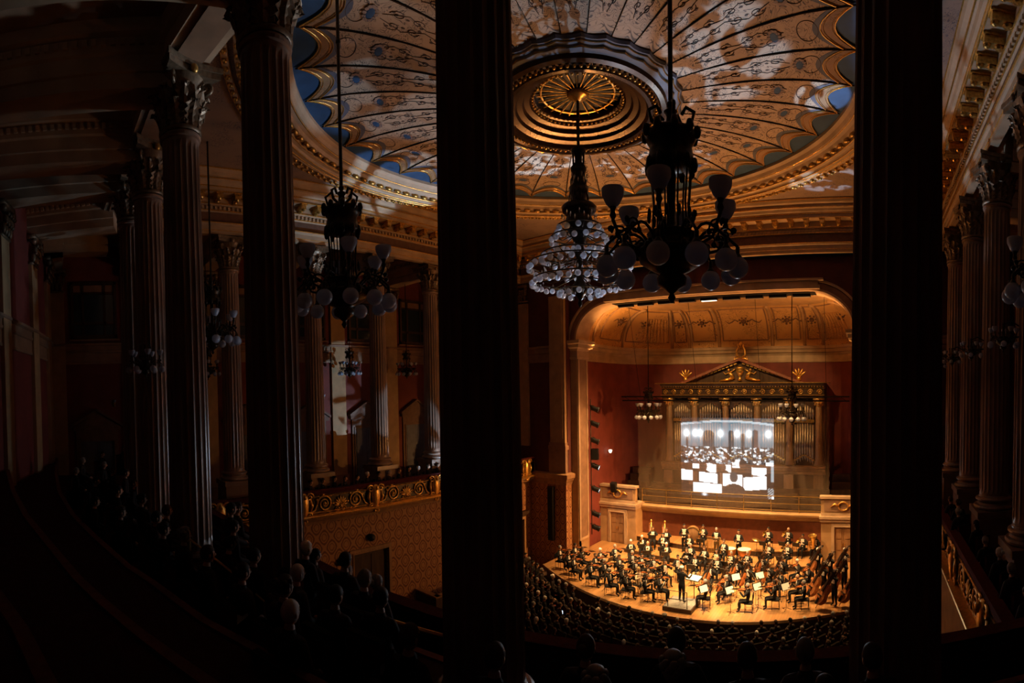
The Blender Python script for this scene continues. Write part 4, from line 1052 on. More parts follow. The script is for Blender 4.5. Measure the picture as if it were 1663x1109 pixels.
# tympanum relief: urn and two figures
r = MB()
r.lathe([(0, -.55), (.16, -.55), (.1, -.4), (.06, -.3), (.2, -.1), (.3, .16), (.26, .24), (.34, .3), (.2, .42), (0, .5)], 12, (0, -.3, 11.95)); r.build('relief_urn', M['gilt'], og, True)
for s in (-1, 1):
    r = MB(); r.tube([(s * .5, -.32, 11.5), (s * .62, -.34, 11.8), (s * .8, -.36, 12.0)], [.12, .15, .1], 8); r.sphere((s * .8, -.38, 12.15), .1, 8, 6)
    r.tube([(s * .8, -.36, 11.95), (s * 1.05, -.36, 11.85), (s * 1.2, -.36, 12.0)], .045, 6); r.tube([(s * .55, -.32, 11.55), (s * 1.0, -.34, 11.45), (s * 1.5, -.34, 11.38)], [.12, .1, .05], 7)
    r.tube([(s * .78, -.36, 11.95), (s * .5, -.36, 12.1), (s * .36, -.36, 12.2)], .045, 6); r.build('relief_figure', M['gilt'], og, True)
# finial lyre and corner acroteria
r = MB()
for s in (-1, 1): r.tube([(s * .06, 0, 13.0), (s * .32, 0, 13.2), (s * .3, 0, 13.55), (s * .14, 0, 13.8), (s * .24, 0, 14.0)], [.07, .09, .08, .07, .05], 6)
for s in (-1, 1): r.tube([(0, 0, 12.95), (s * .3, 0, 12.98), (s * .5, 0, 12.85), (s * .44, 0, 13.1)], [.1, .1, .07, .04], 6)
for q in range(4): r.tube([(-.12 + .08 * q, 0, 13.1), (-.12 + .08 * q, 0, 13.75)], .012, 4)
r.tube([(-.24, 0, 13.75), (.24, 0, 13.75)], .04, 6); r.sphere((0, 0, 14.0), (.13, .1, .16), 8, 6); r.build('lyre_finial', M['gilt'], og, True)
for s in (-1, 1):
    r = MB()
    for q in range(5):
        a = math.radians(-50 + 25 * q); r.sphere((0, 0, 0), (.08, .07, .32), 6, 5, 0, Matrix.Translation((s * 4.2, -.1, 11.6)) @ Matrix.Rotation(a, 4, 'Y') @ Matrix.Translation((0, 0, .36)))
    r.sphere((s * 4.2, -.1, 11.5), (.2, .15, .2), 8, 5); r.build('acroterion', M['gilt'], og, True)
PIPE = {}
def pipe(L, rad):
    k = (round(L, 1), rad)
    if k not in PIPE: PIPE[k] = MB().lathe([(rad * .3, 0), (rad, .28), (rad, .34), (rad * .96, .36), (rad * .96, L), (rad * .7, L)], 8).box((-rad * .5, -rad * 1.02, .42), (rad * .5, -rad * .8, .52)).mesh('organ_pipe', M['pipe'], True)
    return PIPE[k]
for a, b in zip(ocols[:-1], ocols[1:]):
    x0, x1 = a + .34, b - .34; n = 9 if b - a > 2.1 else 8
    MB().box((x0, -.05, 8.42), (x1, .4, 8.62)).build('pipe_rail', M['oldgilt'], og)
    tri = [(x0, 9.9), (x1, 9.9), (x1, 9.3), ((x0 + x1) / 2, 9.85), (x0, 9.3)]
    MB().prism(tri, 'y', -.02, .1).build('pipe_shade', M['darkwood'], og)
    for i in range(n):
        x = x0 + (x1 - x0) * (i + .5) / n; e = abs(i - (n - 1) / 2) / ((n - 1) / 2)
        link('organ_pipe', pipe(2.85, .105), og, (x, .15, 5.42 + .38 * (1 - e)))
        link('organ_pipe', pipe(1.25, .1), og, (x, .15, 8.62))
        MB().box((x - .1, .04, 5.42 + .38 * (1 - e) + .3), (x + .1, .08, 5.42 + .38 * (1 - e) + .4)).build('pipe_mouth', M['gilt'], og) if b - a else None

# ================================================================== PROJECTION SCREEN
sc_ = empty('projection_screen', (0, 33.35, 0), label='translucent gauze projection screen hung before the organ showing a concert film', cat='screen')
vs = []; fs = []; ny = 40
for i in range(ny + 1):
    z = 2.75 + (9.85 - 2.75) * i / ny; w = .05 * math.sin(i * 1.9)
    for j in range(13):
        x = -6.75 + 13.45 * j / 12 + (w if j in (0, 12) else 0); vs.append((x, .03 * math.sin(j * 1.3), z))
for i in range(ny):
    for j in range(12): fs.append((i * 13 + j, i * 13 + j + 1, (i + 1) * 13 + j + 1, (i + 1) * 13 + j))
MB().add(vs, fs).build('gauze', M['gauze'], sc_, True)
# the film still: drawn into a colour layer of a fine grid
IW, IH = 150, 116
CROWD = [(RND.uniform(382, 1060), RND.uniform(205, 325), RND.uniform(4, 13), RND.uniform(3, 9), RND.choice((.9, .9, .5, .3, .008, .008, .008, .02))) for _ in range(420)]
def film(u, v):
    """u 0..1 left-right, v 0..1 top-down; returns grey level of the projected still"""
    X = 382 + u * 678; Y = 25 + v * 515
    c = .012
    if Y < 215:
        c = .10 + .22 * max(0, 1 - abs(Y - 130) / 120)
        yb = 40 + 22 * (2 * u - 1) ** 2
        if 0 < Y - yb < 14: c += .3
        if Y < yb: c *= .25 + .3 * u
        for ax, aw, at in ((590, 45, 105), (757, 20, 105), (840, 14, 125), (928, 22, 100), (430, 10, 150)):
            if abs(X - ax) < aw and Y > at + (aw * .8 - math.sqrt(max(0, aw * aw - (X - ax) ** 2)) * .8): c = .05
        for lx in (425, 490, 528, 680, 800, 885, 1022):
            d = math.hypot((X - lx) / 22, (Y - 126) / 26); c += 1.2 * math.exp(-d * d * 1.4)
        if X < 545 and Y < 60: c *= .5
    elif Y < 325:
        c = .05
        for bx_, by_, bw_, bh_, bc_ in CROWD:
            if abs(X - bx_) < bw_ and abs(Y - by_) < bh_ and ((X - bx_) / bw_) ** 2 + ((Y - by_) / bh_) ** 2 < 1: c = bc_
        if X > 1010: c *= .6
    def quad(x0, y0, x1, y1, sk=0): return y0 + sk * (X - x0) / (x1 - x0) < Y < y1 + sk * (X - x0) / (x1 - x0) and x0 < X < x1
    for q in ((570, 325, 645, 380, 3), (690, 328, 755, 375, 2), (762, 295, 826, 345, 0), (905, 340, 1006, 392, 4), (1005, 308, 1058, 330, 0), (470, 330, 520, 360, 0)):
        if quad(*q): c = .95
    for hx, hy, hr in ((555, 345, 26), (700, 345, 20), (840, 322, 28), (880, 360, 22), (1028, 360, 18), (775, 300, 12)):
        if math.hypot((X - hx) / hr, (Y - hy) / (hr * 1.15)) < 1: c = .02
        if math.hypot((X - hx) / (hr * 1.9), (Y - hy - hr * 1.9) / (hr * 1.0)) < 1 and Y > 330: c = .012
    for q in ((384, 370, 468, 438, 4), (520, 382, 656, 445, 8), (695, 385, 838, 465, 8), (846, 408, 1010, 492, -14), (475, 452, 686, 515, 6), (710, 512, 820, 518, 0)):
        if quad(*q): c = 1.15
    if math.hypot((X - 775) / 30, (Y - 408) / 34) < 1: c = .04
    if math.hypot((X - 775) / 85, (Y - 505) / 55) < 1: c = .02
    if X > 1040 and 300 < Y < 430: c = max(c, .35)
    for lx, ly in ((560, 520), (1058, 535)): c += 1.5 * math.exp(-((X - lx) ** 2 + (Y - ly) ** 2) / 220)
    if X > 1015 and Y > 470 and math.sin(X * .3 + Y * .4) > .6: c = .7
    return c
vs = []; fs = []; cols = []
for j in range(IH + 1):
    for i in range(IW + 1):
        u, v = i / IW, j / IH
        vs.append((-3.45 + 6.5 * u, -.05, 8.85 - 5.35 * v)); c = film(u, v); cols += [c * (.5 + .4 * min(c, 1)), c * (.8 + .16 * min(c, 1)), c, 1]
for j in range(IH):
    for i in range(IW): fs.append((j * (IW + 1) + i, (j + 1) * (IW + 1) + i, (j + 1) * (IW + 1) + i + 1, j * (IW + 1) + i + 1))
im = MB().add(vs, fs).mesh('projected_film', M['film']); at = im.attributes.new('film', 'FLOAT_COLOR', 'POINT'); at.data.foreach_set('color', cols)
link('projected_film', im, sc_)
tr = empty('screen_truss', (0, 33.3, 0), label='thin black truss carrying the projection screen', cat='truss')
for zz, yy in ((10.28, -.05), (10.0, .1)): MB().tube([(-8.0, yy, zz), (8.0, yy, zz)], .045, 6).build('truss_bar', M['black'], tr)
for x in (-6.5, -2.2, 2.2, 6.5): MB().tube([(x, 0, 10.2), (x, -1.8, 16.4)], .014, 5).build('hanging_wire', M['black'], tr)
for i in range(20): MB().tube([(-7.8 + .8 * i, -.05, 10.28), (-7.4 + .8 * i, .1, 10.0)], .015, 4).build('truss_strut', M['black'], tr)

# ================================================================== SPOTLIGHTS ON THE LEFT OF THE OPENING
def spotlight(z, lit, tilt, label, x=-7.95):
    s = empty('spotlight', (x, YN + .05, z), .35, label=label, cat='spotlight', group='spotlights on the stage opening jamb')
    Mt = Matrix.Rotation(tilt, 4, 'Y')
    MB().lathe([(0, -.26), (.12, -.26), (.17, -.16), (.17, .2), (.2, .24), (.2, .3)], 12, M=Mt @ Matrix.Rotation(PI / 2, 4, 'Y')).build('spot_can', M['black'], s, True)
    MB().lathe([(0, .27), (.185, .27)], 12, M=Mt @ Matrix.Rotation(PI / 2, 4, 'Y')).build('spot_lens', M['spotglow'] if lit else M['glass'], s)
    MB().tube([(0, -.22, 0), (-.1, -.24, .2), (-.35, 0, .25), (-.1, .24, .2), (0, .22, 0)], .02, 5).build('spot_yoke', M['black'], s)
SPT = [(9.55, 0, 'topmost of the row'), (8.55, 0, 'second from the top'), (7.45, 0, 'third from the top'), (5.75, 1, 'large lit one below black box'), (4.25, 1, 'lit one in the lower half'), (2.6, 1, 'small lit one above the players'), (1.7, 0, 'lowest of the row')]
for z, lit, tx in SPT: spotlight(z, lit, .35, 'black spotlight on the left jamb of the stage opening, ' + tx)
MB().tube([(-8.25, YN + .05, 1.2), (-8.25, YN + .05, 10.2)], .035, 6).build('lamp_pole', M['black']); tag(bpy.data.objects['lamp_pole'], 'black vertical pole carrying the spotlights on the left jamb', 'pole')
bb = empty('black_monitor_box', (-8.0, YN + .1, 6.55), .3, label='black box speaker between the spotlights on the left jamb', cat='speaker'); MB().box((-.2, -.18, -.36), (.25, .18, .36)).build('box_body', M['black'], bb); MB().box((-.17, -.2, -.33), (.22, -.18, .33)).build('box_grille', M['blackcloth'], bb)
ps = empty('parapet_speaker', (-7.9, 31.7, 4.1), label='small black speaker on the choir side block parapet', cat='speaker'); MB().box((-.2, -.15, -.5), (.2, .15, .2), 0, T(rx=.3)).build('speaker_box', M['black'], ps); MB().box((-.17, -.17, -.46), (.17, -.15, .16), 0, T(rx=.3)).build('speaker_grille', M['blackcloth'], ps)
wl_ = empty('wall_light', (-8.85, 33.0, 6.3), label='small glowing wall lamp on the red niche wall', cat='lamp'); MB().lathe([(0, -.12), (.08, -.1), (.14, .08), (.1, .12), (0, .12)], 10).build('lamp_glass', M['lampglow'], wl_, True); MB().box((-.25, -.03, -.03), (0, .03, .03)).build('lamp_arm', M['brass'], wl_)
for s in (-1, 1):
    cbk = empty('choir_seat_block', label='dark stacked choir seats beside the organ, %s' % ('left' if s < 0 else 'right'), cat='seats')
    for i in range(4):
        a, b = sorted((s * 6.75, s * 8.3)); MB().box((a, 34.2 + .45 * i, 2.66 + .28 * i), (b, 34.65 + .45 * i, 3.5 + .45 * i)).build('seat_row', M['darkwood'], cbk)

# ================================================================== CHANDELIERS
BIGGLOBE = MB().sphere((0, 0, 0), .155, 16, 10).mesh('globe', M['glass'], True)
BOWL = MB().lathe([(.0, -.12), (.06, -.12), (.10, -.07), (.155, .04), (.16, .12), (.15, .14), (.13, .13), (.09, .0), (0, -.06)], 14).mesh('bowl_shade', M['glass'], True)
def arm_mesh(R):
    b = MB(); pts = []
    for i in range(9):
        t = i / 8; pts.append((.3 + (R - .3) * t, 0, -.15 + .32 * math.sin(t * PI) * (1 - .4 * t)))
    b.tube(pts, .022, 6)
    q = [(R * .8 + .12 * (1 - .7 * i / 14) * math.cos(2 * PI * 1.4 * i / 14), 0, .02 + .12 * (1 - .7 * i / 14) * math.sin(2 * PI * 1.4 * i / 14)) for i in range(15)]
    b.tube(q, .016, 5)
    b.tube([(R, 0, -.15), (R, 0, -.3)], .03, 6); b.lathe([(.03, 0), (.07, -.06), (.09, -.12)], 8, (R, 0, -.24))
    for i in range(3): b.sphere((.45 + .22 * i, 0, -.12 + .1 * i), (.05, .03, .05), 6, 4)
    return b.mesh('arm', M['bronze'], True)
def up_arm_mesh(R):
    b = MB(); b.tube([(.25, 0, -.1), (R * .45, 0, -.2), (R * .85, 0, -.1), (R, 0, .2), (R, 0, .34)], [.03, .026, .024, .026, .03], 6)
    b.lathe([(.02, .2), (.05, .26), (.03, .32), (.06, .4)], 8, (R, 0, 0)); b.sphere((R * .6, 0, -.22), (.07, .035, .06), 6, 4)
    return b.mesh('upper_arm', M['bronze'], True)
A1, A2 = arm_mesh(.95), up_arm_mesh(.86)
BODY = MB().lathe([(0, -.92), (.03, -.9), (.06, -.84), (.03, -.78), (.1, -.72), (.2, -.66), (.22, -.56), (.17, -.5), (.3, -.44), (.46, -.34), (.52, -.2), (.46, -.14), (.34, -.1), (.3, .0), (.36, .06), (.26, .12), (.08, .16), (.06, .5), (.07, .9), (.05, 1.0)], 18)
for q in range(12):
    a = 2 * PI * q / 12; BODY.sphere((.5 * math.cos(a), .5 * math.sin(a), -.2), (.06, .06, .09), 6, 4); BODY.tube([(.28 * math.cos(a), .28 * math.sin(a), .05), (.26 * math.cos(a), .26 * math.sin(a), .5), (.3 * math.cos(a), .3 * math.sin(a), 1.0)], .014, 4)
    BODY.sphere((.33 * math.cos(a), .33 * math.sin(a), .32), (.03, .03, .09), 5, 4)
BODY = BODY.mesh('body', M['bronze'], True)
CROWN = MB().lathe([(.06, .95), (.32, 1.0), (.36, 1.06), (.33, 1.12), (.3, 1.3), (.34, 1.36), (.38, 1.44), (.34, 1.5), (.2, 1.54), (.08, 1.56), (.06, 1.75), (.1, 1.8), (.04, 1.84)], 18)
for q in range(10):
    a = 2 * PI * q / 10; CROWN.sphere((.38 * math.cos(a), .38 * math.sin(a), 1.48), (.06, .06, .1), 6, 4); CROWN.sphere((.34 * math.cos(a), .34 * math.sin(a), 1.02), (.05, .05, .12), 6, 4)
    if q % 2 == 0: CROWN.tube([(.1 * math.cos(a), .1 * math.sin(a), 1.56), (.3 * math.cos(a), .3 * math.sin(a), 1.62), (.34 * math.cos(a), .34 * math.sin(a), 1.76), (.22 * math.cos(a), .22 * math.sin(a), 1.84), (.16 * math.cos(a), .16 * math.sin(a), 1.74)], .028, 5)
CROWN = CROWN.mesh('crown', M['bronze'], True)
def chandelier(x, y, z, s, label, group, nd=12, nu=6, rod_to=20.3, rot=0, rods=True):
    c = empty('chandelier', (x, y, z), rot, label=label, cat='chandelier', group=group); c.scale = (s, s, s)
    link('body', BODY, c); link('crown', CROWN, c)
    MB().tube([(0, 0, 1.8), (0, 0, (rod_to - z) / s)], .035, 8).sphere((0, 0, 1.9), .06, 8, 5).sphere((0, 0, (rod_to - z) / s * .55 + .8), .055, 8, 5).build('rod', M['bronze'], c)
    for q in range(nd):
        a = 2 * PI * q / nd; o = link('arm', A1, c, None, (0, 0, a))
        link('globe', BIGGLOBE, o, (.95, 0, -.44))
    for q in range(nu):
        a = 2 * PI * (q + .5) / nu; o = link('upper_arm', A2, c, None, (0, 0, a)); link('bowl_shade', BOWL, o, (.86, 0, .5))
    return c
chandelier(6.51, 6.96, 12.9, 1.0, 'large dark chandelier nearest the camera with grey globes, right of centre', 'bronze globe chandeliers', rot=.2)
chandelier(.39, 5.56, 13.0, 1.0, 'large dark globe chandelier left of the middle near column', 'bronze globe chandeliers', rot=.1)
chandelier(-9.2, 5.78, 13.3, 1.0, 'far dark globe chandelier between the left columns', 'bronze globe chandeliers', rot=.35)
gs = [((-15.0, 15.45), 'between the first and second lit columns of the left gallery'), ((-15.0, 19.5), 'in the left gallery bay beside the middle near column'), ((-15.0, 7.3), 'half hidden behind the leafy column in the left gallery')]
for (x, y), t in gs: chandelier(x, y, 12.2, .62, 'small globe chandelier ' + t, 'small gallery chandeliers', 10, 6, 18.5, .3)
chandelier(12.75, 9.0, 12.95, 1.0, 'large globe chandelier cut by the right edge of the view', 'bronze globe chandeliers', rot=.1, rod_to=17.9)
def column_lamp(x, y, z, px_, py_, label, s=.36):
    c = empty('column_lamp', (x, y, z), 0, label=label, cat='lamp', group='globe lamps on the columns'); c.scale = (s, s, s)
    link('body', BODY, c)
    dx, dy = (px_ - x) / s, (py_ - y) / s
    MB().tube([(0, 0, .9), (dx * .5, dy * .5, 1.15), (dx, dy, .9)], .05, 6).build('bracket', M['bronze'], c); MB().tube([(0, 0, -.1), (dx, dy, .2)], .06, 6).build('bracket', M['bronze'], c)
    for q in range(6):
        o = link('arm', A1, c, None, (0, 0, 2 * PI * q / 6 + .3)); link('globe', BIGGLOBE, o, (.95, 0, -.44), None, 1.25)
    for q in range(5):
        o = link('upper_arm', A2, c, None, (0, 0, 2 * PI * q / 5)); link('bowl_shade', BOWL, o, (.86, 0, .5), None, 1.2)
for y, t in ((23.2, 'first'), (19.45, 'second'), (15.75, 'third'), (11.94, 'fourth')):
    column_lamp(XR - .85, y - .35, 11.95, XR - .4, y - .1, 'globe lamp bracket on the right colonnade, %s column from the stage' % t)
column_lamp(-4.25, 2.35, 11.75, -4.75, 2.6, 'globe lamp bracket on the slim column at far left', .46)
for x, t in ((-5.3, 'left'), (4.45, 'right')): chandelier(x, 32.0, 9.3, .88, 'globe chandelier hanging over the stage, %s of the organ' % t, 'stage chandeliers', 12, 8, 16.6, .1)
# crystal chandelier in the centre
cc = empty('crystal_chandelier', (CX, CY, 0), label='great crystal chandelier with tiers of small globes under the rosette', cat='chandelier')
MB().tube([(0, 0, 18.8), (0, 0, 20.5)], .05, 8).sphere((0, 0, 19.8), .08, 8, 5).build('rod', M['bronze'], cc)
st_ = MB().lathe([(.0, 13.55), (.05, 13.6), (.08, 13.7), (.04, 13.8), (.16, 13.95), (.3, 14.1), (.24, 14.3), (.12, 14.5), (.1, 15.2), (.2, 15.4), (.14, 15.6), (.26, 15.9), (.44, 16.2), (.46, 16.5), (.4, 16.62), (.56, 16.75), (.6, 16.9), (.5, 17.0), (.22, 17.1), (.3, 17.35), (.34, 17.55), (.2, 17.7), (.16, 17.9), (.26, 18.1), (.28, 18.2), (.12, 18.4), (.1, 18.6), (.26, 18.72), (.24, 18.82), (.08, 18.9)], 18)
for q in range(8):
    a = 2 * PI * q / 8; st_.tube([(.42 * math.cos(a), .42 * math.sin(a), 16.5), (.3 * math.cos(a), .3 * math.sin(a), 17.4), (.18 * math.cos(a), .18 * math.sin(a), 18.2), (.2 * math.cos(a), .2 * math.sin(a), 18.75)], .02, 5)
st_.build('stem', M['bronze'], cc, True)
SG = MB().sphere((0, 0, 0), .1, 10, 7).mesh('small_globe', M['crystalglobe'], True)
for R, z, n in ((1.62, 14.32, 36), (1.72, 14.85, 30), (1.3, 15.15, 24), (.95, 15.75, 16), (.75, 16.1, 12), (.7, 13.98, 12)):
    hp = MB().tube([(R * math.cos(2 * PI * i / 40), R * math.sin(2 * PI * i / 40), z + .16) for i in range(40)], .025, 5, closed=True)
    for q in range(8):
        a = 2 * PI * q / 8; hp.tube([(.1 * math.cos(a), .1 * math.sin(a), z + .3), (R * .6 * math.cos(a), R * .6 * math.sin(a), z + .02), (R * math.cos(a), R * math.sin(a), z + .16)], .02, 5)
    hoop = hp.build('hoop', M['bronze'], cc, True)
    for q in range(n):
        a = 2 * PI * (q + .5 * (n % 4 > 0)) / n; link('small_globe', SG, hoop, (R * math.cos(a), R * math.sin(a), z + (.0 if q % 2 else .04)))
dp = MB()
for R, z, n, L in ((1.55, 14.6, 60, .12), (1.2, 14.95, 50, .14), (.9, 15.5, 36, .14), (.5, 14.2, 24, .16), (.58, 16.7, 24, .18), (.28, 18.0, 14, .16)):
    for q in range(n):
        a = 2 * PI * q / n + R; dp.lathe([(0, -L), (.035, -L * .4), (0, .02)], 4, (R * math.cos(a), R * math.sin(a), z - .1 * (q % 3)))
tag(dp.build('crystal_drops', M['crystal'], cc), kind='stuff')
# ================================================================== PEOPLE
def px_of(p):
    d = _m.to_3x3().inverted() @ (Vector(p) - EYE)
    az = math.atan2(d.x, -d.z); r = math.hypot(d.x, d.z)
    return 831.5 + FPX * az, HROW - FPX * d.y / r
def skin_body(name, J, E, mats):
    """J: name -> (x, y, z, radius, region); E: pairs of names. One continuous skinned surface."""
    names = list(J); idx = {n: i for i, n in enumerate(names)}
    me = bpy.data.meshes.new('skel'); me.from_pydata([J[n][:3] for n in names], [(idx[a], idx[b]) for a, b in E], [])
    o = bpy.data.objects.new('skel', me); COL.objects.link(o)
    md = o.modifiers.new('s', 'SKIN'); md.use_smooth_shade = True
    sv = me.skin_vertices[0].data
    for n in names: sv[idx[n]].radius = (J[n][3], J[n][3] * (J[n][5] if len(J[n]) > 5 else 1))
    for v in sv: v.use_root = False
    sv[idx['pelvis']].use_root = True
    o.modifiers.new('u', 'SUBSURF').levels = 1
    dg = bpy.context.evaluated_depsgraph_get(); dg.update()
    ev = o.evaluated_get(dg); res = bpy.data.meshes.new_from_object(ev)
    vs = [tuple(v.co) for v in res.vertices]; fs = [tuple(p.vertices) for p in res.polygons]
    bpy.data.objects.remove(o); bpy.data.meshes.remove(me); bpy.data.meshes.remove(res)
    b = MB(); b.add(vs, fs)
    seg = [(Vector(J[a][:3]), Vector(J[c][:3]), J[c][4], J[c][3]) for a, c in E]
    def region(p):
        best = None
        for a, c, rg_, rad in seg:
            d = c - a; t = max(0, min(1, (p - a).dot(d) / max(d.length_squared, 1e-9)))
            k = (p - a - d * t).length - rad
            if best is None or k < best[0]: best = (k, rg_)
        return best[1]
    for i, f in enumerate(fs):
        c = sum((Vector(vs[q]) for q in f), Vector()) / len(f)
        b.m[i] = {'skin': 0, 'coat': 1, 'leg': 1, 'shoe': 1}[region(c)]
        if mats[2] is not None and b.m[i] == 1 and region(c) == 'coat':
            n = (Vector(vs[f[1]]) - Vector(vs[f[0]])).cross(Vector(vs[f[2]]) - Vector(vs[f[0]]))
            zt = J['neck'][2]
            if c.y > J['chest'][1] + .06 and abs(c.x - J['chest'][0]) < .03 + .10 * max(0, min(1, (c.z - (zt - .5)) / .45)) and zt - .52 < c.z < zt + .02: b.m[i] = 2
    return b
def add_head(b, c, mi=0):
    x, y, z = c
    b.sphere((x, y, z), (.077, .097, .118), 12, 9, mi)
    b.sphere((x, y + .1, z - .015), (.014, .022, .024), 6, 4, mi)       # nose
    b.sphere((x, y + .082, z - .062), (.026, .014, .009), 6, 4, mi)      # lips
    b.sphere((x, y + .075, z + .03), (.055, .02, .012), 8, 4, mi)        # brow
    for s in (-1, 1):
        b.sphere((x + s * .032, y + .086, z + .008), (.013, .008, .008), 6, 4, 3)   # eyes
        b.sphere((x + s * .08, y - .005, z - .005), (.012, .024, .034), 6, 4, mi)
def add_hand(b, p, d, up=(0, 0, 1), mi=0):
    """palm plus four fingers and a thumb, loosely curled"""
    p = Vector(p); d = Vector(d).normalized(); u = Vector(up); s = d.cross(u)
    if s.length < .1: s = d.cross(Vector((1, 0, 0)))
    s.normalize(); u = s.cross(d)
    b.sphere(p + d * .03, (.034, .034, .034), 7, 5, mi)
    for k, L in enumerate((.062, .074, .07, .054)):
        q = p + d * .05 + s * (k - 1.5) * .019
        b.tube([q, q + d * L * .55 - u * .012, q + d * L * .8 - u * .04], [.0095, .009, .007], 5, mi)
    q = p + d * .015 + s * -.034; b.tube([q, q + d * .035 - s * .022 - u * .012, q + d * .06 - s * .018 - u * .028], [.011, .010, .008], 5, mi)
def seated(arms, lean=0.0, spread=.13):
    J = {'pelvis': (0, 0, .53, .15, 'coat', .8), 'spine': (0, .01 + lean * .4, .74, .15, 'coat', .75), 'chest': (0, .02 + lean, .95, .165, 'coat', .72), 'collar': (0, .015 + lean, 1.08, .09, 'coat'), 'neck': (0, .02 + lean, 1.15, .055, 'skin'), 'nape': (0, .035 + lean, 1.22, .055, 'skin')}
    E = [('pelvis', 'spine'), ('spine', 'chest'), ('chest', 'collar'), ('collar', 'neck'), ('neck', 'nape')]
    for s, t in ((-1, 'l'), (1, 'r')):
        J['hip' + t] = (s * .1, .08, .52, .1, 'leg'); J['knee' + t] = (s * spread, .46, .52, .075, 'leg'); J['calf' + t] = (s * spread, .46, .3, .062, 'leg'); J['ankle' + t] = (s * spread, .44, .1, .045, 'leg'); J['toe' + t] = (s * (spread + .02), .6, .045, .042, 'shoe')
        el, wr = arms[t]
        J['sh' + t] = (s * .17, .015 + lean, 1.05, .075, 'coat'); J['el' + t] = el + (.058, 'coat'); J['wr' + t] = wr + (.042, 'coat')
        E += [('pelvis', 'hip' + t), ('hip' + t, 'knee' + t), ('knee' + t, 'calf' + t), ('calf' + t, 'ankle' + t), ('ankle' + t, 'toe' + t), ('chest', 'sh' + t), ('sh' + t, 'el' + t), ('el' + t, 'wr' + t)]
    return J, E
def standing(arms, lean=0.0):
    J = {'pelvis': (0, 0, .95, .15, 'coat', .75), 'spine': (0, .01, 1.14, .145, 'coat', .72), 'chest': (0, .02 + lean, 1.34, .17, 'coat', .7), 'collar': (0, .01 + lean, 1.48, .09, 'coat'), 'neck': (0, .02 + lean, 1.55, .055, 'skin'), 'nape': (0, .03 + lean, 1.62, .055, 'skin')}
    E = [('pelvis', 'spine'), ('spine', 'chest'), ('chest', 'collar'), ('collar', 'neck'), ('neck', 'nape')]
    for s, t in ((-1, 'l'), (1, 'r')):
        J['hip' + t] = (s * .1, 0, .88, .105, 'leg'); J['knee' + t] = (s * .11, .02, .5, .075, 'leg'); J['ankle' + t] = (s * .12, -.02, .1, .048, 'leg'); J['toe' + t] = (s * .14, .14, .045, .042, 'shoe')
        el, wr = arms[t]
        J['sh' + t] = (s * .18, .01 + lean, 1.45, .078, 'coat'); J['el' + t] = el + (.058, 'coat'); J['wr' + t] = wr + (.042, 'coat')
        E += [('pelvis', 'hip' + t), ('hip' + t, 'knee' + t), ('knee' + t, 'ankle' + t), ('ankle' + t, 'toe' + t), ('chest', 'sh' + t), ('sh' + t, 'el' + t), ('el' + t, 'wr' + t)]
    return J, E
def body(name, JE, head_z, shirt=True, cloth='blackcloth', lean=0.0):
    J, E = JE
    mats = [M['skin'], M[cloth], M['shirt'] if shirt else None, M['hair_k']]
    b = skin_body(name, J, E, mats)
    hc = (0, .045 + lean, head_z); add_head(b, hc)
    for t in 'lr':
        e, w = Vector(J['el' + t][:3]), Vector(J['wr' + t][:3]); d = (w - e).normalized(); add_hand(b, w + d * .035, d)
    return b.mesh(name, [m for m in (M['skin'], M[cloth], M['shirt'], M['hair_k'])], True), hc
def hair_mesh(kind, style):
    b = MB(); s = MB().sphere((0, -.008, .018), (.087, .108, .118), 12, 10)
    keep = []
    for f in s.f:
        c = sum((Vector(s.v[q]) for q in f), Vector()) / len(f)
        if c.y > .035 and c.z < .065: continue
        if c.z < -.045: continue
        keep.append(f)
    b.add(s.v, keep)
    if style == 'long':
        b.sphere((0, -.06, -.07), (.082, .05, .13), 10, 7)
    if style == 'bun': b.sphere((0, -.12, .04), .05, 8, 6)
    if style == 'curly':
        for q in range(14):
            a = 2 * PI * q / 14; b.sphere((.075 * math.cos(a), -.02 + .085 * math.sin(a), .05 + .03 * (q % 2)), .04, 6, 4) if math.sin(a) < .6 else None
        b.sphere((0, 0, .1), (.08, .09, .05), 8, 5)
    return b.mesh('hair', M['hair_' + kind], True)
HAIR = {}
def hair(kind, style):
    if (kind, style) not in HAIR: HAIR[(kind, style)] = hair_mesh(kind, style)
    return HAIR[(kind, style)]
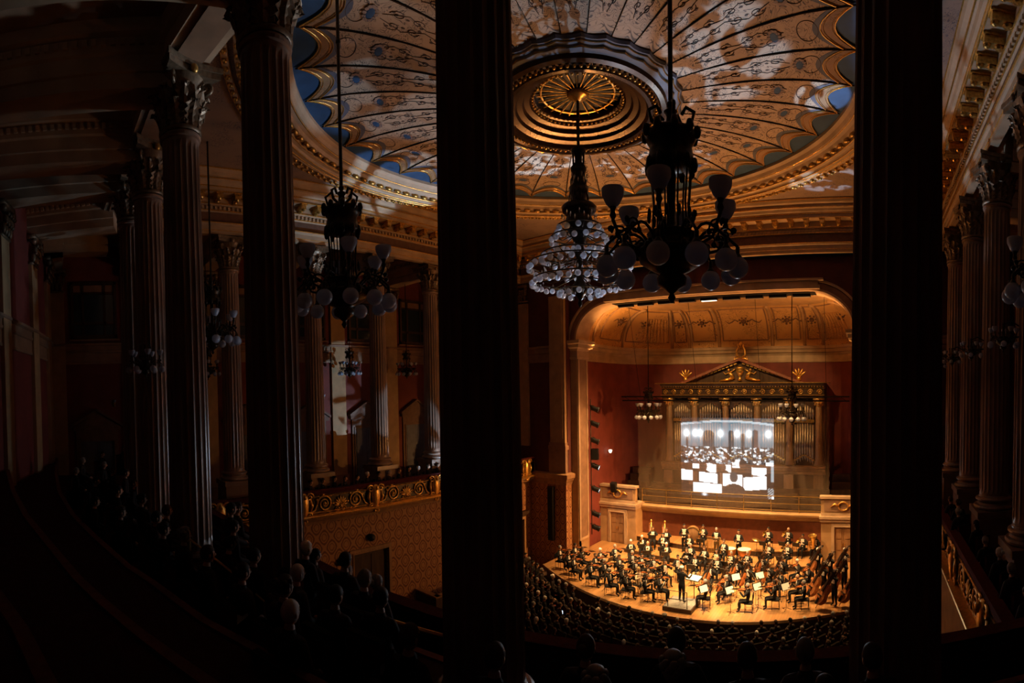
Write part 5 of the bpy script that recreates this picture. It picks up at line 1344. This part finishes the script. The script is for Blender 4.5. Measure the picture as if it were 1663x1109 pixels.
BODY_ = {
    'v': body('violin_player', seated({'l': ((-.34, .2, .86), (-.22, .4, 1.06)), 'r': ((.34, .14, .86), (.24, .36, .98))}), 1.30),
    'f': body('violin_player_in_pale_blouse', seated({'l': ((-.34, .2, .86), (-.22, .4, 1.06)), 'r': ((.34, .14, .86), (.24, .36, .98))}), 1.30, True, 'paleblouse'),
    'w': body('wind_player', seated({'l': ((-.3, .12, .82), (-.05, .34, 1.0)), 'r': ((.3, .12, .8), (.06, .36, .86))}), 1.30),
    'c': body('cello_player', seated({'l': ((-.36, .12, .92), (-.16, .28, 1.12)), 'r': ((.34, .2, .8), (.3, .46, .66))}, .03, .26), 1.30, lean=.03),
    'h': body('harp_player', seated({'l': ((-.32, .22, .92), (-.14, .48, 1.0)), 'r': ((.32, .22, .92), (.14, .48, 1.02))}), 1.30),
    't': body('tuba_player', seated({'l': ((-.32, .16, .8), (-.16, .34, .78)), 'r': ((.3, .16, .82), (.16, .36, .9))}), 1.30),
    's': body('bass_player', standing({'l': ((-.4, .16, 1.4), (-.2, .34, 1.55)), 'r': ((.34, .18, 1.1), (.3, .44, .92))}), 1.70),
    'p': body('percussionist', standing({'l': ((-.3, .05, 1.16), (-.12, .3, 1.1)), 'r': ((.3, .05, 1.16), (.12, .3, 1.1))}), 1.70),
    'C': body('conductor', standing({'l': ((-.36, .14, 1.25), (-.3, .42, 1.34)), 'r': ((.36, .14, 1.25), (.34, .44, 1.36))}), 1.70),
    'A': body('audience', seated({'l': ((-.28, .02, .78), (-.1, .3, .64)), 'r': ((.28, .02, .78), (.1, .3, .64))}), 1.30, False, 'audcloth'),
}
# ---- instruments
def figure8(L, W, waist=.72, n=28):
    pts = []
    for i in range(n):
        t = i / n * 2 * PI; y = .5 - .5 * math.cos(t); s = 1 if t < PI else -1
        prof = math.sin(y * PI) ** .5 if 0 < y < 1 else 0
        w = prof * (1 - (1 - waist) * math.exp(-((y - .55) / .14) ** 2)) * (1.0 if y < .5 else .84)
        pts.append((s * w * W / 2, y * L))
    return pts
def fiddle(L, W, D, neck, mname, endpin=0):
    """body along +Y from the tail, belly up (+Z)"""
    b = MB(); o = figure8(L, W); b.prism(o, 'z', 0, D); b.prism([(x * .93, .02 * L + y * .96) for x, y in o], 'z', D, D * 1.25)
    k = MB().box((-W * .07, L * .62, D * 1.3), (W * .07, L + neck * .9, D * 1.75)).box((-W * .06, L * .95, D * .5), (W * .06, L + neck, D * 1.35))
    k.tube([(0, L + neck, D), (0, L + neck * 1.2, D * .9), (0, L + neck * 1.28, D * .4), (0, L + neck * 1.18, D * .3)], W * .06, 6)
    for q in (-1, 1):
        for r_ in range(2): k.tube([(0, L + neck * (1.04 + .1 * r_), D), (q * W * .2, L + neck * (1.04 + .1 * r_), D)], W * .025, 5)
    s = MB().box((-W * .14, L * .42, D * 1.2), (W * .14, L * .45, D * 2.1)).box((-W * .07, .02 * L, D * 1.3), (W * .07, L * .3, D * 1.6))
    for q in (-1.5, -.5, .5, 1.5): s.tube([(q * W * .04, L * .28, D * 1.6), (q * W * .05, L * .44, D * 2.12), (q * W * .03, L + neck, D * 1.8)], W * .008, 3)
    if endpin: s.tube([(0, 0, D * .5), (0, -endpin, D * .5)], W * .02, 5)
    return b.mesh('soundbox', M[mname]), k.mesh('neck', M['darkwood']), s.mesh('strings', M['black'])
def bow_mesh(L):
    b = MB().tube([(0, 0, 0), (0, L * .5, .012), (0, L, .018)], [.007, .006, .005], 5).box((-.008, .02, -.02), (.008, .09, 0)).tube([(0, .05, -.018), (0, L, .0)], .003, 3)
    return b.mesh('bow', M['darkwood'])
VIOLIN = fiddle(.37, .21, .04, .24, 'violin'); VIOLA = fiddle(.42, .25, .045, .27, 'violin'); CELLO = fiddle(.76, .44, .12, .5, 'violin', .35); BASS = fiddle(1.12, .68, .2, .72, 'bass', .2)
BOW, BOWL_ = bow_mesh(.72), bow_mesh(.68)
def place_tree(name, parts, Mw, label, cat, group):
    if len(parts) == 1: return single(name, parts[0][1], Mw, label, cat, group)
    o = empty(name, label=label, cat=cat, group=group); o.matrix_world = Mw
    for nm, me in parts: link(nm, me, o)
    return o
def single(name, me, Mw, label, cat, group):
    o = link(name, me); o.matrix_world = Mw; return tag(o, label, cat, group)
def along(p, q, up=(0, 0, 1)):
    """matrix whose +Y runs p->q with +Z near up"""
    p = Vector(p); y = (Vector(q) - p).normalized(); x = y.cross(Vector(up)).normalized(); z = x.cross(y)
    m = Matrix((x, y, z)).transposed().to_4x4(); m.translation = p; return m
FLUTE = MB().tube([(0, 0, 0), (.62, 0, 0)], .012, 6).mesh('flute_tube', M['pipe'], True)
CLAR = MB().tube([(0, 0, 0), (0, .1, -.2), (0, .28, -.5)], [.011, .014, .016], 7).lathe([(.016, 0), (.035, -.08)], 8, (0, .28, -.5)).mesh('clarinet_tube', M['black'], True)
CKEY = MB().tube([(.016, .1, -.2), (.016, .22, -.4)], .004, 4).tube([(-.016, .1, -.2), (-.016, .22, -.4)], .004, 4).mesh('keys', M['pipe'])
_h = MB()
_h.tube([(.13 * math.cos(a), .13 * math.sin(a) * .3, .13 * math.sin(a)) for a in [i * .45 for i in range(15)]], .02, 6); _h.lathe([(.03, 0), (.06, .1), (.15, .24)], 12, M=Matrix.Translation((.13, 0, -.1)) @ Matrix.Rotation(2.3, 4, 'Y')); _h.tube([(-.1, .05, .1), (-.12, -.12, .22)], .012, 5)
HORN = _h.mesh('horn_tube', M['brass'], True)
TRB = MB().tube([(0, -.06, .05), (0, .7, -.12), (.08, .7, -.12), (.08, 0, .02), (.08, -.2, .06)], .014, 6).lathe([(.015, 0), (.03, .16), (.1, .3)], 12, M=Matrix.Translation((.08, .1, .03)) @ Matrix.Rotation(-PI / 2 - .2, 4, 'X')).mesh('trombone_tube', M['brass'], True)
TRP = MB().tube([(0, 0, 0), (0, .38, -.06)], .012, 6).tube([(0, .1, -.02), (0, .3, -.05), (0, .3, -.13), (0, .1, -.1), (0, .1, -.02)], .012, 6).lathe([(.014, 0), (.025, .08), (.06, .14)], 10, M=Matrix.Translation((0, .36, -.06)) @ Matrix.Rotation(-PI / 2 - .15, 4, 'X')).mesh('trumpet_tube', M['brass'], True)
_t = MB().lathe([(.07, 0), (.1, .3), (.13, .55), (.2, .75), (.28, .85)], 16, (0, 0, 0)); _t.tube([(0, 0, .02), (.14, .02, -.06), (.26, .02, .1), (.26, .02, .42), (.16, .02, .5), (.1, .02, .3)], [.07, .065, .055, .05, .04, .03], 8); _t.tube([(.1, .1, .5), (.05, -.1, .62)], .018, 6)
for q in range(4): _t.tube([(.12 + .05 * q, .08, .2), (.12 + .05 * q, .08, .46)], .02, 6)
TUBA = _t.mesh('tuba_tube', M['brass'], True)
# ---- chair, music stand, sheets
_c = [('seat', MB().box((-.21, -.2, .44), (.21, .2, .49)).mesh('seat', M['blackcloth'])), ('backrest', MB().box((-.2, -.24, .66), (.2, -.2, .92)).mesh('backrest', M['blackcloth']))]
_leg = MB().tube([(0, 0, 0), (0, 0, .44)], .014, 5).mesh('leg', M['black']); _legb = MB().tube([(0, 0, 0), (0, 0, .5), (0, -.03, .92)], .014, 5).mesh('leg', M['black'])
def chair(x, y, z, rz, label, group):
    c = empty('orchestra_chair', (x, y, z), rz, label=label, cat='chair', group=group)
    for nm, me in _c: link(nm, me, c)
    for sx in (-1, 1): link('leg', _leg, c, (sx * .18, .17, 0)); link('leg', _legb, c, (sx * .18, -.19, 0))
_sp = MB().tube([(0, 0, .03), (0, 0, 1.0)], .014, 6).mesh('pole', M['black'])
_sb = MB(); [_sb.tube([(0, 0, .12), (.26 * math.cos(a), .26 * math.sin(a), .01)], .012, 5) for a in (PI / 2, PI / 2 + 2.09, PI / 2 + 4.19)]; _sb = _sb.mesh('tripod', M['black'])
_sd = MB().box((-.26, -.012, 0), (.26, .012, .36), 0, T((0, 0, .98), rx=-.45)).box((-.26, -.08, -.012), (.26, .0, .012), 0, T((0, 0, .98), rx=-.45)).mesh('desk', M['black'])
_sh = [MB().prism([(-.23, -.03), (-.23, -.034), (0, -.018), (.23, -.034), (.23, -.03), (0, -.013)], 'z', .015, .32).mesh('sheet_music', M['white'])]
def stand(x, y, z, rz, label, sheet=True, s=1.0):
    c = empty('music_stand', (x, y, z), rz, label=label, cat='music stand', group='music stands on the stage'); c.scale = (s, s, s)
    link('pole', _sp, c); link('tripod', _sb, c); link('desk', _sd, c)
    if sheet:
        p = link('sheet_music', _sh[0]); p.matrix_world = T((x, y, z), rz) @ Matrix.Scale(s, 4) @ T((0, 0, .98), rx=-.45)
        tag(p, label.replace('black music stand', 'open white sheet music'), 'sheet music', 'open scores on the stands')
CONX, CONY = .25, 23.6
MUS = [('v',-3.79,23.5,'g'),('v',-2.81,23.47,'k'),('v',-1.75,23.55,'k'),('v',-1.12,24.0,'k'),('v',1.42,23.91,'g'),('v',3.56,23.96,'g'),('v',-5.27,24.04,'k'),('v',-3.43,24.29,'k'),('f',-2.48,24.33,'f'),('v',-6.65,24.47,'k'),('v',-4.76,24.68,'g'),('v',4.74,24.6,'k'),('v',6.17,24.82,'g'),('v',2.26,24.76,'g'),('v',-7.37,25.02,'b'),('v',-2.34,25.13,'k'),('v',-5.73,25.33,'b'),('v',-8.3,25.5,'g'),('s',8.75,25.6,'k'),('v',5.75,25.6,'n'),('s',7.6,25.3,'k'),('c',2.09,25.6,'k'),('v',-3.26,25.58,'k'),('v',-4.36,25.71,'k'),('v',-6.95,25.95,'b'),('v',-1.67,26.0,'k'),('v',-5.95,26.29,'w'),('s',6.99,26.35,'k'),('c',4.85,26.1,'k'),('v',-7.79,26.4,'k'),('v',-3.3,26.45,'k'),('v',-2.55,26.45,'k'),('c',.92,26.3,'b'),('v',-4.04,26.73,'g'),('c',2.97,26.7,'k'),('c',4.05,27.05,'f'),('v',-1.29,27.02,'k'),('s',8.0,27.0,'k'),('v',6.08,27.26,'k'),('c',2.1,27.5,'k'),('v',-5.52,27.36,'g'),('w',-.4,27.5,'b'),('w',.91,27.6,'n'),('s',7.2,27.85,'k'),('v',5.4,27.95,'w'),('c',4.52,28.28,'g'),('w',-1.25,28.4,'b'),('w',1.45,28.55,'g'),('c',3.36,28.5,'k'),('s',7.95,28.9,'w'),('w',-5.09,28.7,'w'),('w',2.35,28.81,'g'),('s',6.43,28.81,'w'),('w',-3.98,28.83,'n'),('w',.5,28.75,'k'),('w',-2.8,29.0,'w'),('w',-.36,29.05,'b'),('w',-1.32,29.3,'g'),('w',.66,29.75,'b'),('w',-3.4,29.85,'k'),('w',3.44,29.83,'n'),('w',-4.86,29.86,'w'),('w',4.54,29.93,'g'),('p',-.11,30.7,'g'),('p',1.36,30.6,'k'),('h',-4.6,31.0,'b'),('w',-1.78,30.3,'b'),('h',-3.62,31.0,'b'),('p',-2.34,30.9,'k'),('w',-1.2,31.35,'k'),('w',3.01,31.75,'k'),('t',6.0,31.75,'k'),('w',5.2,31.8,'k'),('w',4.26,31.9,'n')]
HW = {'k': 'black-haired', 'b': 'brown-haired', 'g': 'grey-haired', 'w': 'white-haired', 'f': 'fair-haired', 'n': 'bald'}
ROLE = {'v': 'violinist', 'f': 'violinist', 'w': 'wind player', 'c': 'cellist', 's': 'double bass player', 'p': 'percussionist', 'h': 'harpist', 't': 'tuba player'}
SECT = {'v': 'violin', 'f': 'violin', 'w': 'wind', 'c': 'cello', 's': 'double bass', 'p': 'percussion', 'h': 'harp', 't': 'tuba'}
def role_of(r, x): return 'viola player' if r == 'v' and x > 1 else ROLE[r]
def ring_of(x, y): return int(max(0, (math.hypot(x - CONX, y - CONY) - 1.0) // 1.3))
groups = {}
for m in MUS: groups.setdefault((role_of(m[0], m[1]), ring_of(m[1], m[2])), []).append(m)
BIGORD = ORD
def person(bkey, Mw, hk, style, label, cat='person', group=None):
    me, hc = BODY_[bkey]
    o = link('person', me); o.matrix_world = Mw; tag(o, label, cat, group)
    if hk != 'n': link('hair', hair(hk, style), o, hc)
    return o
WIND = [('clarinet', [('clarinet_tube', CLAR), ('keys', CKEY)]), ('french_horn', [('horn_tube', HORN)]), ('flute', [('flute_tube', FLUTE)]), ('trumpet', [('trumpet_tube', TRP)]), ('trombone', [('trombone_tube', TRB)])]
wi = 0
for (role, ring), lst in sorted(groups.items()):
    lst.sort(key=lambda m: px_of((m[1], m[2], 1.2))[0])
    for i, (r, x, y, hk) in enumerate(lst):
        z = floor_z(x, y)
        rz = math.atan2(CONY - y, CONX - x) - PI / 2
        if r == 's': rz = math.atan2(CONY - 7 - y, CONX - 1 - x) - PI / 2
        if r == 'v' and x < 0: rz += .25
        if r in 'wpt' or (r == 'h'): rz = rz * .6 + PI * .4 * (1 if rz > 0 else -1)
        Mw = T((x, y, z), rz)
        where = '%s from left in %s ring' % (ORD[i], ORD[ring])
        coat = 'pale blouse' if r == 'f' else ('black tailcoat' if (i + ring) % 3 else 'black evening dress')
        style = 'short' if (i + ring) % 3 and hk != 'f' else ('long' if hk in 'kbf' else 'short')
        person(r, Mw, hk, style, '%s %s in %s, %s' % (HW[hk], role, coat, where), 'person', 'orchestra players')
        own = 'of the %s, %s' % (role, where)
        if r in 'vfwch' or r == 't': chair(x, y, z, rz, 'black chair ' + own, 'orchestra chairs')
        if r in 'vf':
            big = role.startswith('viola'); fp = VIOLA if big else VIOLIN
            a = Mw @ Vector((-.07, .12, 1.12)); q = Mw @ Vector((-.26, .62, 1.15))
            place_tree('viola' if big else 'violin', list(zip(('soundbox', 'neck', 'strings'), fp)), along(a, q, (.25, 0, 1)), 'varnished %s ' % ('viola' if big else 'violin') + own, 'viola' if big else 'violin', 'bowed instruments')
            single('bow', BOW, along(Mw @ Vector((.26, .42, 1.02)), Mw @ Vector((-.38, .36, 1.2 + .15 * ((i % 3) - 1)))), 'thin bow ' + own, 'bow', 'bows')
        if r == 'c':
            place_tree('cello', list(zip(('soundbox', 'neck', 'strings'), CELLO)), along(Mw @ Vector((.06, .56, .3)), Mw @ Vector((-.12, .2, 1.25)), (Mw.to_3x3() @ Vector((0, 1, .4)))), 'red-brown cello ' + own, 'cello', 'cellos')
            single('bow', BOWL_, along(Mw @ Vector((.36, .5, .66)), Mw @ Vector((-.3, .62, .72))), 'thin bow ' + own, 'bow', 'bows')
        if r == 's':
            place_tree('double_bass', list(zip(('soundbox', 'neck', 'strings'), BASS)), along(Mw @ Vector((.2, .85, .22)), Mw @ Vector((-.24, .12, 1.62)), (Mw.to_3x3() @ Vector((0, 1, .4)))), 'amber double bass ' + own, 'double bass', 'double basses')
            single('bow', BOWL_, along(Mw @ Vector((.36, .52, .92)), Mw @ Vector((-.3, .66, .95))), 'thin bow ' + own, 'bow', 'bows')
        if r == 'w':
            nm, parts = WIND[(2, 0, 0, 1, 3, 4)[min(5, ring)] if ring != 3 else wi % 2]; wi += 1
            if nm == 'flute': Mi = Mw @ T((-.06, .17, 1.24), .25)
            elif nm == 'french_horn': Mi = Mw @ T((.08, .26, .98))
            else: Mi = Mw @ T((0, .16, 1.2))
            place_tree(nm, parts, Mi, '%s ' % nm.replace('_', ' ') + own, nm.replace('_', ' '), 'wind instruments')
        if r == 't': place_tree('tuba', [('tuba_tube', TUBA)], Mw @ T((.02, .3, .62), rx=-.15), 'large shining brass tuba at the right end of the back row', 'tuba', None)
        if r in 'vfwch' and (r != 'v' or i % 2 == 0):
            d = .95 if r != 'c' else 1.15
            p = Mw @ Vector((.28 if r in 'vf' else 0, d, 0))
            if math.hypot(p.x - CONX, p.y - CONY) > .9 and p.y > stage_y(p.x) + .25 and math.hypot(p.x, p.y - 31) > 0:
                stand(p.x, p.y, floor_z(p.x, p.y), rz, 'black music stand ' + own, True, .88)
# large white scores turned to the hall at the front of the stage
for i, (x, y, a) in enumerate(((1.51, 23.37, 1.0), (2.76, 23.55, .95), (3.95, 24.3, .9), (5.3, 24.55, .85), (2.6, 25.3, .8), (3.75, 25.8, .8))):
    stand(x, y, 0, a, 'black music stand with bright page turned to the hall, %s right of the conductor' % ORD[i], True)
# ---- conductor on his podium
pod = empty('podium', (CONX, CONY, 0), label='conductor podium with grey carpet and a rail behind', cat='podium')
MB().box((-.75, -.7, 0), (.75, .7, .2)).build('podium_base', M['darkwood'], pod); MB().box((-.7, -.65, .2), (.7, .65, .215)).build('podium_carpet', M['greycarpet'], pod)
pr_ = MB()
for sx in (-.5, .5): pr_.tube([(sx, -.6, .2), (sx, -.6, 1.0)], .02, 6)
for zz in (1.0, .6): pr_.tube([(-.5, -.6, zz), (.5, -.6, zz)], .018, 6)
pr_.build('podium_rail', M['black'], pod)
person('C', T((CONX, CONY, .215), -.25), 'w', 'curly', 'white-haired conductor in dark tailcoat seen from behind on the podium', 'person')
single('baton', MB().tube([(0, 0, 0), (0, .36, 0)], [.006, .003], 4).mesh('baton', M['white']), T((CONX + .46, CONY + .36, 1.6), -.6), 'thin white baton in the conductor\'s right hand', 'baton', None)
cst = empty('conductor_stand', (CONX + .35, CONY + .85, 0), -.25, label='broad conductor desk with a large white open score', cat='music stand')
MB().tube([(0, 0, .02), (0, 0, 1.15)], .025, 6).box((-.25, -.2, 0), (.25, .2, .03)).build('pole', M['black'], cst); MB().box((-.4, -.01, -.25), (.4, .01, .25), 0, T((0, 0, 1.2), rx=-1.25)).build('desk', M['black'], cst)
tag(MB().box((-.36, -.025, -.2), (-.005, -.012, .2), 0, T((0, 0, 1.2), rx=-1.25)).box((.005, -.025, -.2), (.36, -.012, .2), 0, T((0, 0, 1.2), rx=-1.25)).build('open_score', M['white'], None, loc=(CONX + .35, CONY + .85, 0), rot=(0, 0, -.25)), 'large white open score on the conductor desk', 'score')
# ---- harps, timpani, chimes, bass drum
def harp(x, y, rz, label):
    h = empty('harp', (x, y, floor_z(x, y)), rz, label=label, cat='harp')
    MB().tube([(0, .62, .12), (0, .6, 1.75)], [.05, .04], 10).sphere((0, .6, 1.8), (.07, .07, .09), 8, 6).lathe([(.09, .1), (.06, .2)], 10, (0, .62, 0)).build('pillar', M['gilt'], h, True)
    MB().tube([(0, .6, 1.74), (0, .45, 1.62), (0, .28, 1.52), (0, .12, 1.5), (0, .0, 1.38)], [.045, .05, .05, .045, .05], 8).build('neck', M['gilt'], h, True)
    MB().tube([(0, .5, .16), (0, .25, .8), (0, .0, 1.38)], [.14, .1, .05], 8).build('soundboard', M['violin'], h, True)
    MB().box((-.2, .34, 0), (.2, .72, .14)).build('pedal_box', M['gilt'], h)
    s = MB()
    for q in range(14):
        t = .06 + q * .06; s.tube([(0, .5 - .48 * t, .16 + 1.2 * t), (0, .58 - .52 * t, 1.72 - .3 * t)], .003, 3)
    s.build('strings', M['white'], h)
harp(-5.05, 31.45, PI * 1.2, 'gilded concert harp at the back left, left one of the pair'); harp(-4.1, 31.5, PI * 1.2, 'gilded concert harp at the back left, right one of the pair')
def timpano(x, y, r, label):
    z = floor_z(x, y); t = empty('timpano', (x, y, z), label=label, cat='timpani', group='kettledrums')
    MB().lathe([(0, .3), (r * .5, .34), (r * .85, .5), (r, .72), (r, .8)], 20).build('kettle', M['copper'], t, True)
    MB().lathe([(r * 1.03, .76), (r * 1.03, .82), (r * .97, .82)], 20).build('hoop', M['brass'], t); MB().lathe([(r * .98, .815), (0, .82)], 20).build('drum_skin', M['drumskin'], t)
    for q in range(4): a = q * PI / 2 + .4; MB().tube([(r * .3 * math.cos(a), r * .3 * math.sin(a), .02), (r * .9 * math.cos(a), r * .9 * math.sin(a), .55)], .02, 5).build('leg', M['black'], t)
timpano(.98, 29.95, .36, 'copper kettledrum with pale skin, left of the pair in front of the drummer'); timpano(1.85, 30.0, .42, 'copper kettledrum with pale skin, right of the pair in front of the drummer')
ch = empty('tubular_bells', (-.1, 30.15, floor_z(-.1, 30.15)), label='golden frame of tubular bells before the grey-haired percussionist', cat='tubular bells')
MB().tube([(-.42, 0, 0), (-.42, 0, 1.35), (.42, 0, 1.35), (.42, 0, 0)], .035, 6).box((-.46, -.2, 0), (-.38, .2, .05)).box((.38, -.2, 0), (.46, .2, .05)).build('frame', M['brass'], ch)
for q in range(9): MB().tube([(-.34 + .085 * q, 0, .25 + .05 * q), (-.34 + .085 * q, 0, 1.3)], .016, 6).build('bell_tube', M['brass'], ch)
bd = empty('bass_drum', (-1.95, 31.45, floor_z(-1.95, 31.45)), .3, label='round bass drum on a stand behind the wind players', cat='drum')
MB().lathe([(0, -.2), (.42, -.2), (.45, -.18), (.45, .18), (.42, .2), (0, .2)], 24, M=T((0, 0, .75), rx=PI / 2)).build('shell', M['wood'], bd, True); MB().lathe([(.47, -.22), (.47, -.16), (.43, -.16)], 24, M=T((0, 0, .75), rx=PI / 2)).lathe([(.47, .16), (.47, .22), (.43, .22)], 24, M=T((0, 0, .75), rx=PI / 2)).build('hoop', M['brass'], bd)
MB().tube([(-.35, 0, 0), (-.1, 0, .4)], .03, 6).tube([(.35, 0, 0), (.1, 0, .4)], .03, 6).build('drum_stand', M['black'], bd)
cy_ = empty('suspended_cymbal', (2.35, 31.2, floor_z(2.35, 31.2)), label='brass cymbal on a stand right of the kettledrums', cat='cymbal')
MB().lathe([(.0, .03), (.05, .025), (.08, .0), (.3, -.03), (.3, -.035), (.05, -.01)], 20, M=T((0, 0, 1.1), ry=.25)).build('cymbal_plate', M['brass'], cy_, True); MB().tube([(0, 0, 0), (0, 0, 1.1)], .014, 6).tube([(-.2, -.2, 0), (0, 0, .3)], .012, 5).tube([(.25, 0, 0), (0, 0, .3)], .012, 5).build('cymbal_stand', M['black'], cy_)
# ---- hall seats and audience
_tens = {2: 'twent', 3: 'thirt'}
ORDS = ORD + ['thirteenth', 'fourteenth', 'fifteenth', 'sixteenth', 'seventeenth', 'eighteenth', 'nineteenth']
for t in (2, 3):
    ORDS.append(_tens[t] + 'ieth')
    ORDS += [_tens[t] + 'y-' + ORD[q] for q in range(9)]
_seat = [('seat_cushion', MB().box((-.24, -.2, .4), (.24, .24, .5)).mesh('seat_cushion', M['velvet'])), ('seat_back', MB().box((-.25, -.28, .42), (.25, -.2, .95)).mesh('seat_back', M['velvet'])), ('side_panel', MB().box((-.27, -.26, 0), (-.245, .2, .62)).mesh('side_panel', M['seatwood'])), ('side_panel', MB().box((.245, -.26, 0), (.27, .2, .62)).mesh('side_panel', M['seatwood'])), ('top_rail', MB().box((-.26, -.285, .95), (.26, -.19, .98)).mesh('top_rail', M['seatwood']))]
def hall_seat(x, y, z, rz, label, group):
    c = empty('hall_seat', (x, y, z), rz, label=label, cat='seat', group=group)
    for nm, me in _seat: link(nm, me, c)
STY = ['short', 'short', 'long', 'bun', 'short', 'curly', 'short']
HK = ['k', 'b', 'g', 'b', 'k', 'k', 'b', 'b', 'k', 'g', 'w']
def sitter(x, y, z, rz, label, group, seat_label, seat_group, s=1.0):
    hk = RND.choice(HK); st = RND.choice(STY)
    person('A', T((x, y, z), rz + RND.uniform(-.12, .12)) @ Matrix.Scale(s * RND.uniform(.96, 1.05), 4), hk, st, label, 'person', group)
    hall_seat(x, y, z, rz, seat_label, seat_group)
for k in range(8):
    spots = []; x = -10.9
    while x < 10.5:
        y = 21.35 + .0345 * x * x - .95 * k
        u, v = px_of((x, y, .35))
        if 845 < u < 1384 and v < 1075: spots.append((u, x, y))
        x += .62
    for i, (u, x, y) in enumerate(sorted(spots)):
        rz = math.atan2(27 - y, -x * .9) - PI / 2
        who = '%s stalls row from the stage, %s from the left' % (ORD[k], ORDS[i])
        if RND.random() < .93:
            sitter(x, y, -.9, rz, 'audience member in the ' + who, 'stalls audience', 'red velvet seat in the ' + who, 'stalls seats')
        else: hall_seat(x, y, -.9, rz, 'empty red velvet seat in the ' + who, 'stalls seats')
near = [(6.4, 3.19), (6.9, 3.85), (7.3, 3.35), (7.78, 3.75), (7.62, 4.25), (8.3, 4.15), (8.75, 4.45), (9.35, 4.3), (8.1, 3.25), (7.0, 2.8), (9.0, 3.75)]
near.sort(key=lambda p: px_of((p[0], p[1], 8.4))[0])
for i, (x, y) in enumerate(near):
    u = px_of((x, y, 8.4))[0]
    rz = math.atan2(27 - y, -1 - x) - PI / 2
    sitter(x, y, 7.15, rz, 'large dark spectator head at the bottom between the black columns, %s from the left' % ORD[i], 'nearest spectators between the two black columns', 'dark rear balcony seat under the %s nearest spectator' % ORD[i], 'rear balcony seats')
left = [(-8.25, .52), (-11.25, .9), (-13.21, 1.85), (-15.6, 3.1), (-7.64, 1.7), (-2.5, .75), (-1.3, 1.2), (-2.3, 1.8), (.4, 1.75), (-1.0, 2.1), (1.1, 1.95), (-.3, 1.75), (1.63, 2.55), (-.45, 3.3), (.55, 3.0), (-.9, 3.6), (2.25, 2.0), (3.02, 2.25), (3.87, 2.45), (4.55, 2.2), (4.2, 2.95), (3.3, 2.9), (2.3, 2.7), (-4.87, 2.0), (2.4, 3.5), (3.2, 3.7), (3.9, 3.55), (-3.5, 1.4), (-5.6, 1.0), (-6.6, 2.0), (-9.6, 1.6), (1.0, 4.4), (2.0, 4.45), (2.8, 4.5), (4.6, 3.3), (5.6, 2.9)]
left.sort(key=lambda p: px_of((p[0], p[1], 8.4))[0])
for i, (x, y) in enumerate(left):
    rz = math.atan2(27 - y, -1 - x) - PI / 2; rowz = 7.15 if y < 4.2 else 6.45
    sitter(x, y, rowz, rz, 'shadowed spectator in the left rear balcony, %s counted from the left' % ORDS[i], 'rear balcony spectators', 'dark seat in the left rear balcony, %s counted from the left' % ORDS[i], 'rear balcony seats')
lb = [11.2, 11.85, 12.5, 13.1, 13.8, 14.4, 15.1, 15.75, 16.4, 17.05, 17.7, 18.4, 10.5, 19.1]
for i, y in enumerate(sorted(lb)):
    sitter(-12.0, y, 5.42, -PI / 2 + .8, 'spectator leaning by the gilded left balcony rail, %s counted towards the stage' % (ORD + ['thirteenth', 'fourteenth'])[i], 'left balcony spectators', 'dark seat on the left balcony, %s counted towards the stage' % (ORD + ['thirteenth', 'fourteenth'])[i], 'left balcony seats')
rbp = [(12.2, 18.0), (12.1, 15.8), (12.4, 14.5), (12.3, 12.9), (12.35, 11.6), (12.3, 10.4), (12.3, 17.0), (12.3, 9.3)]
for i, (x, y) in enumerate(sorted(rbp, key=lambda p: -p[1])):
    sitter(x, y, 5.6, .55, 'dim spectator on the right balcony, %s counted from the stage' % ORD[i], 'right balcony spectators', 'dark seat on the right balcony, %s counted from the stage' % ORD[i], 'right balcony seats')
ph = empty('mobile_phone', (-4.6, 20.3, .1), label='small glowing phone held up among the stalls audience', cat='phone')
MB().box((-.05, -.006, -.09), (.05, .006, .09)).build('phone_case', M['black'], ph); MB().box((-.045, -.008, -.08), (.045, -.006, .08)).build('phone_display', M['phone'], ph)
pm_ = tag(MB().box((-.15, -.11, 0), (.15, .11, .004), 0, T(rx=.5)).build('programme_leaflet', M['white'], None, loc=(3.1, 2.2, 7.95)), 'dim programme leaflet on a spectator lap in the rear balcony', 'leaflet')
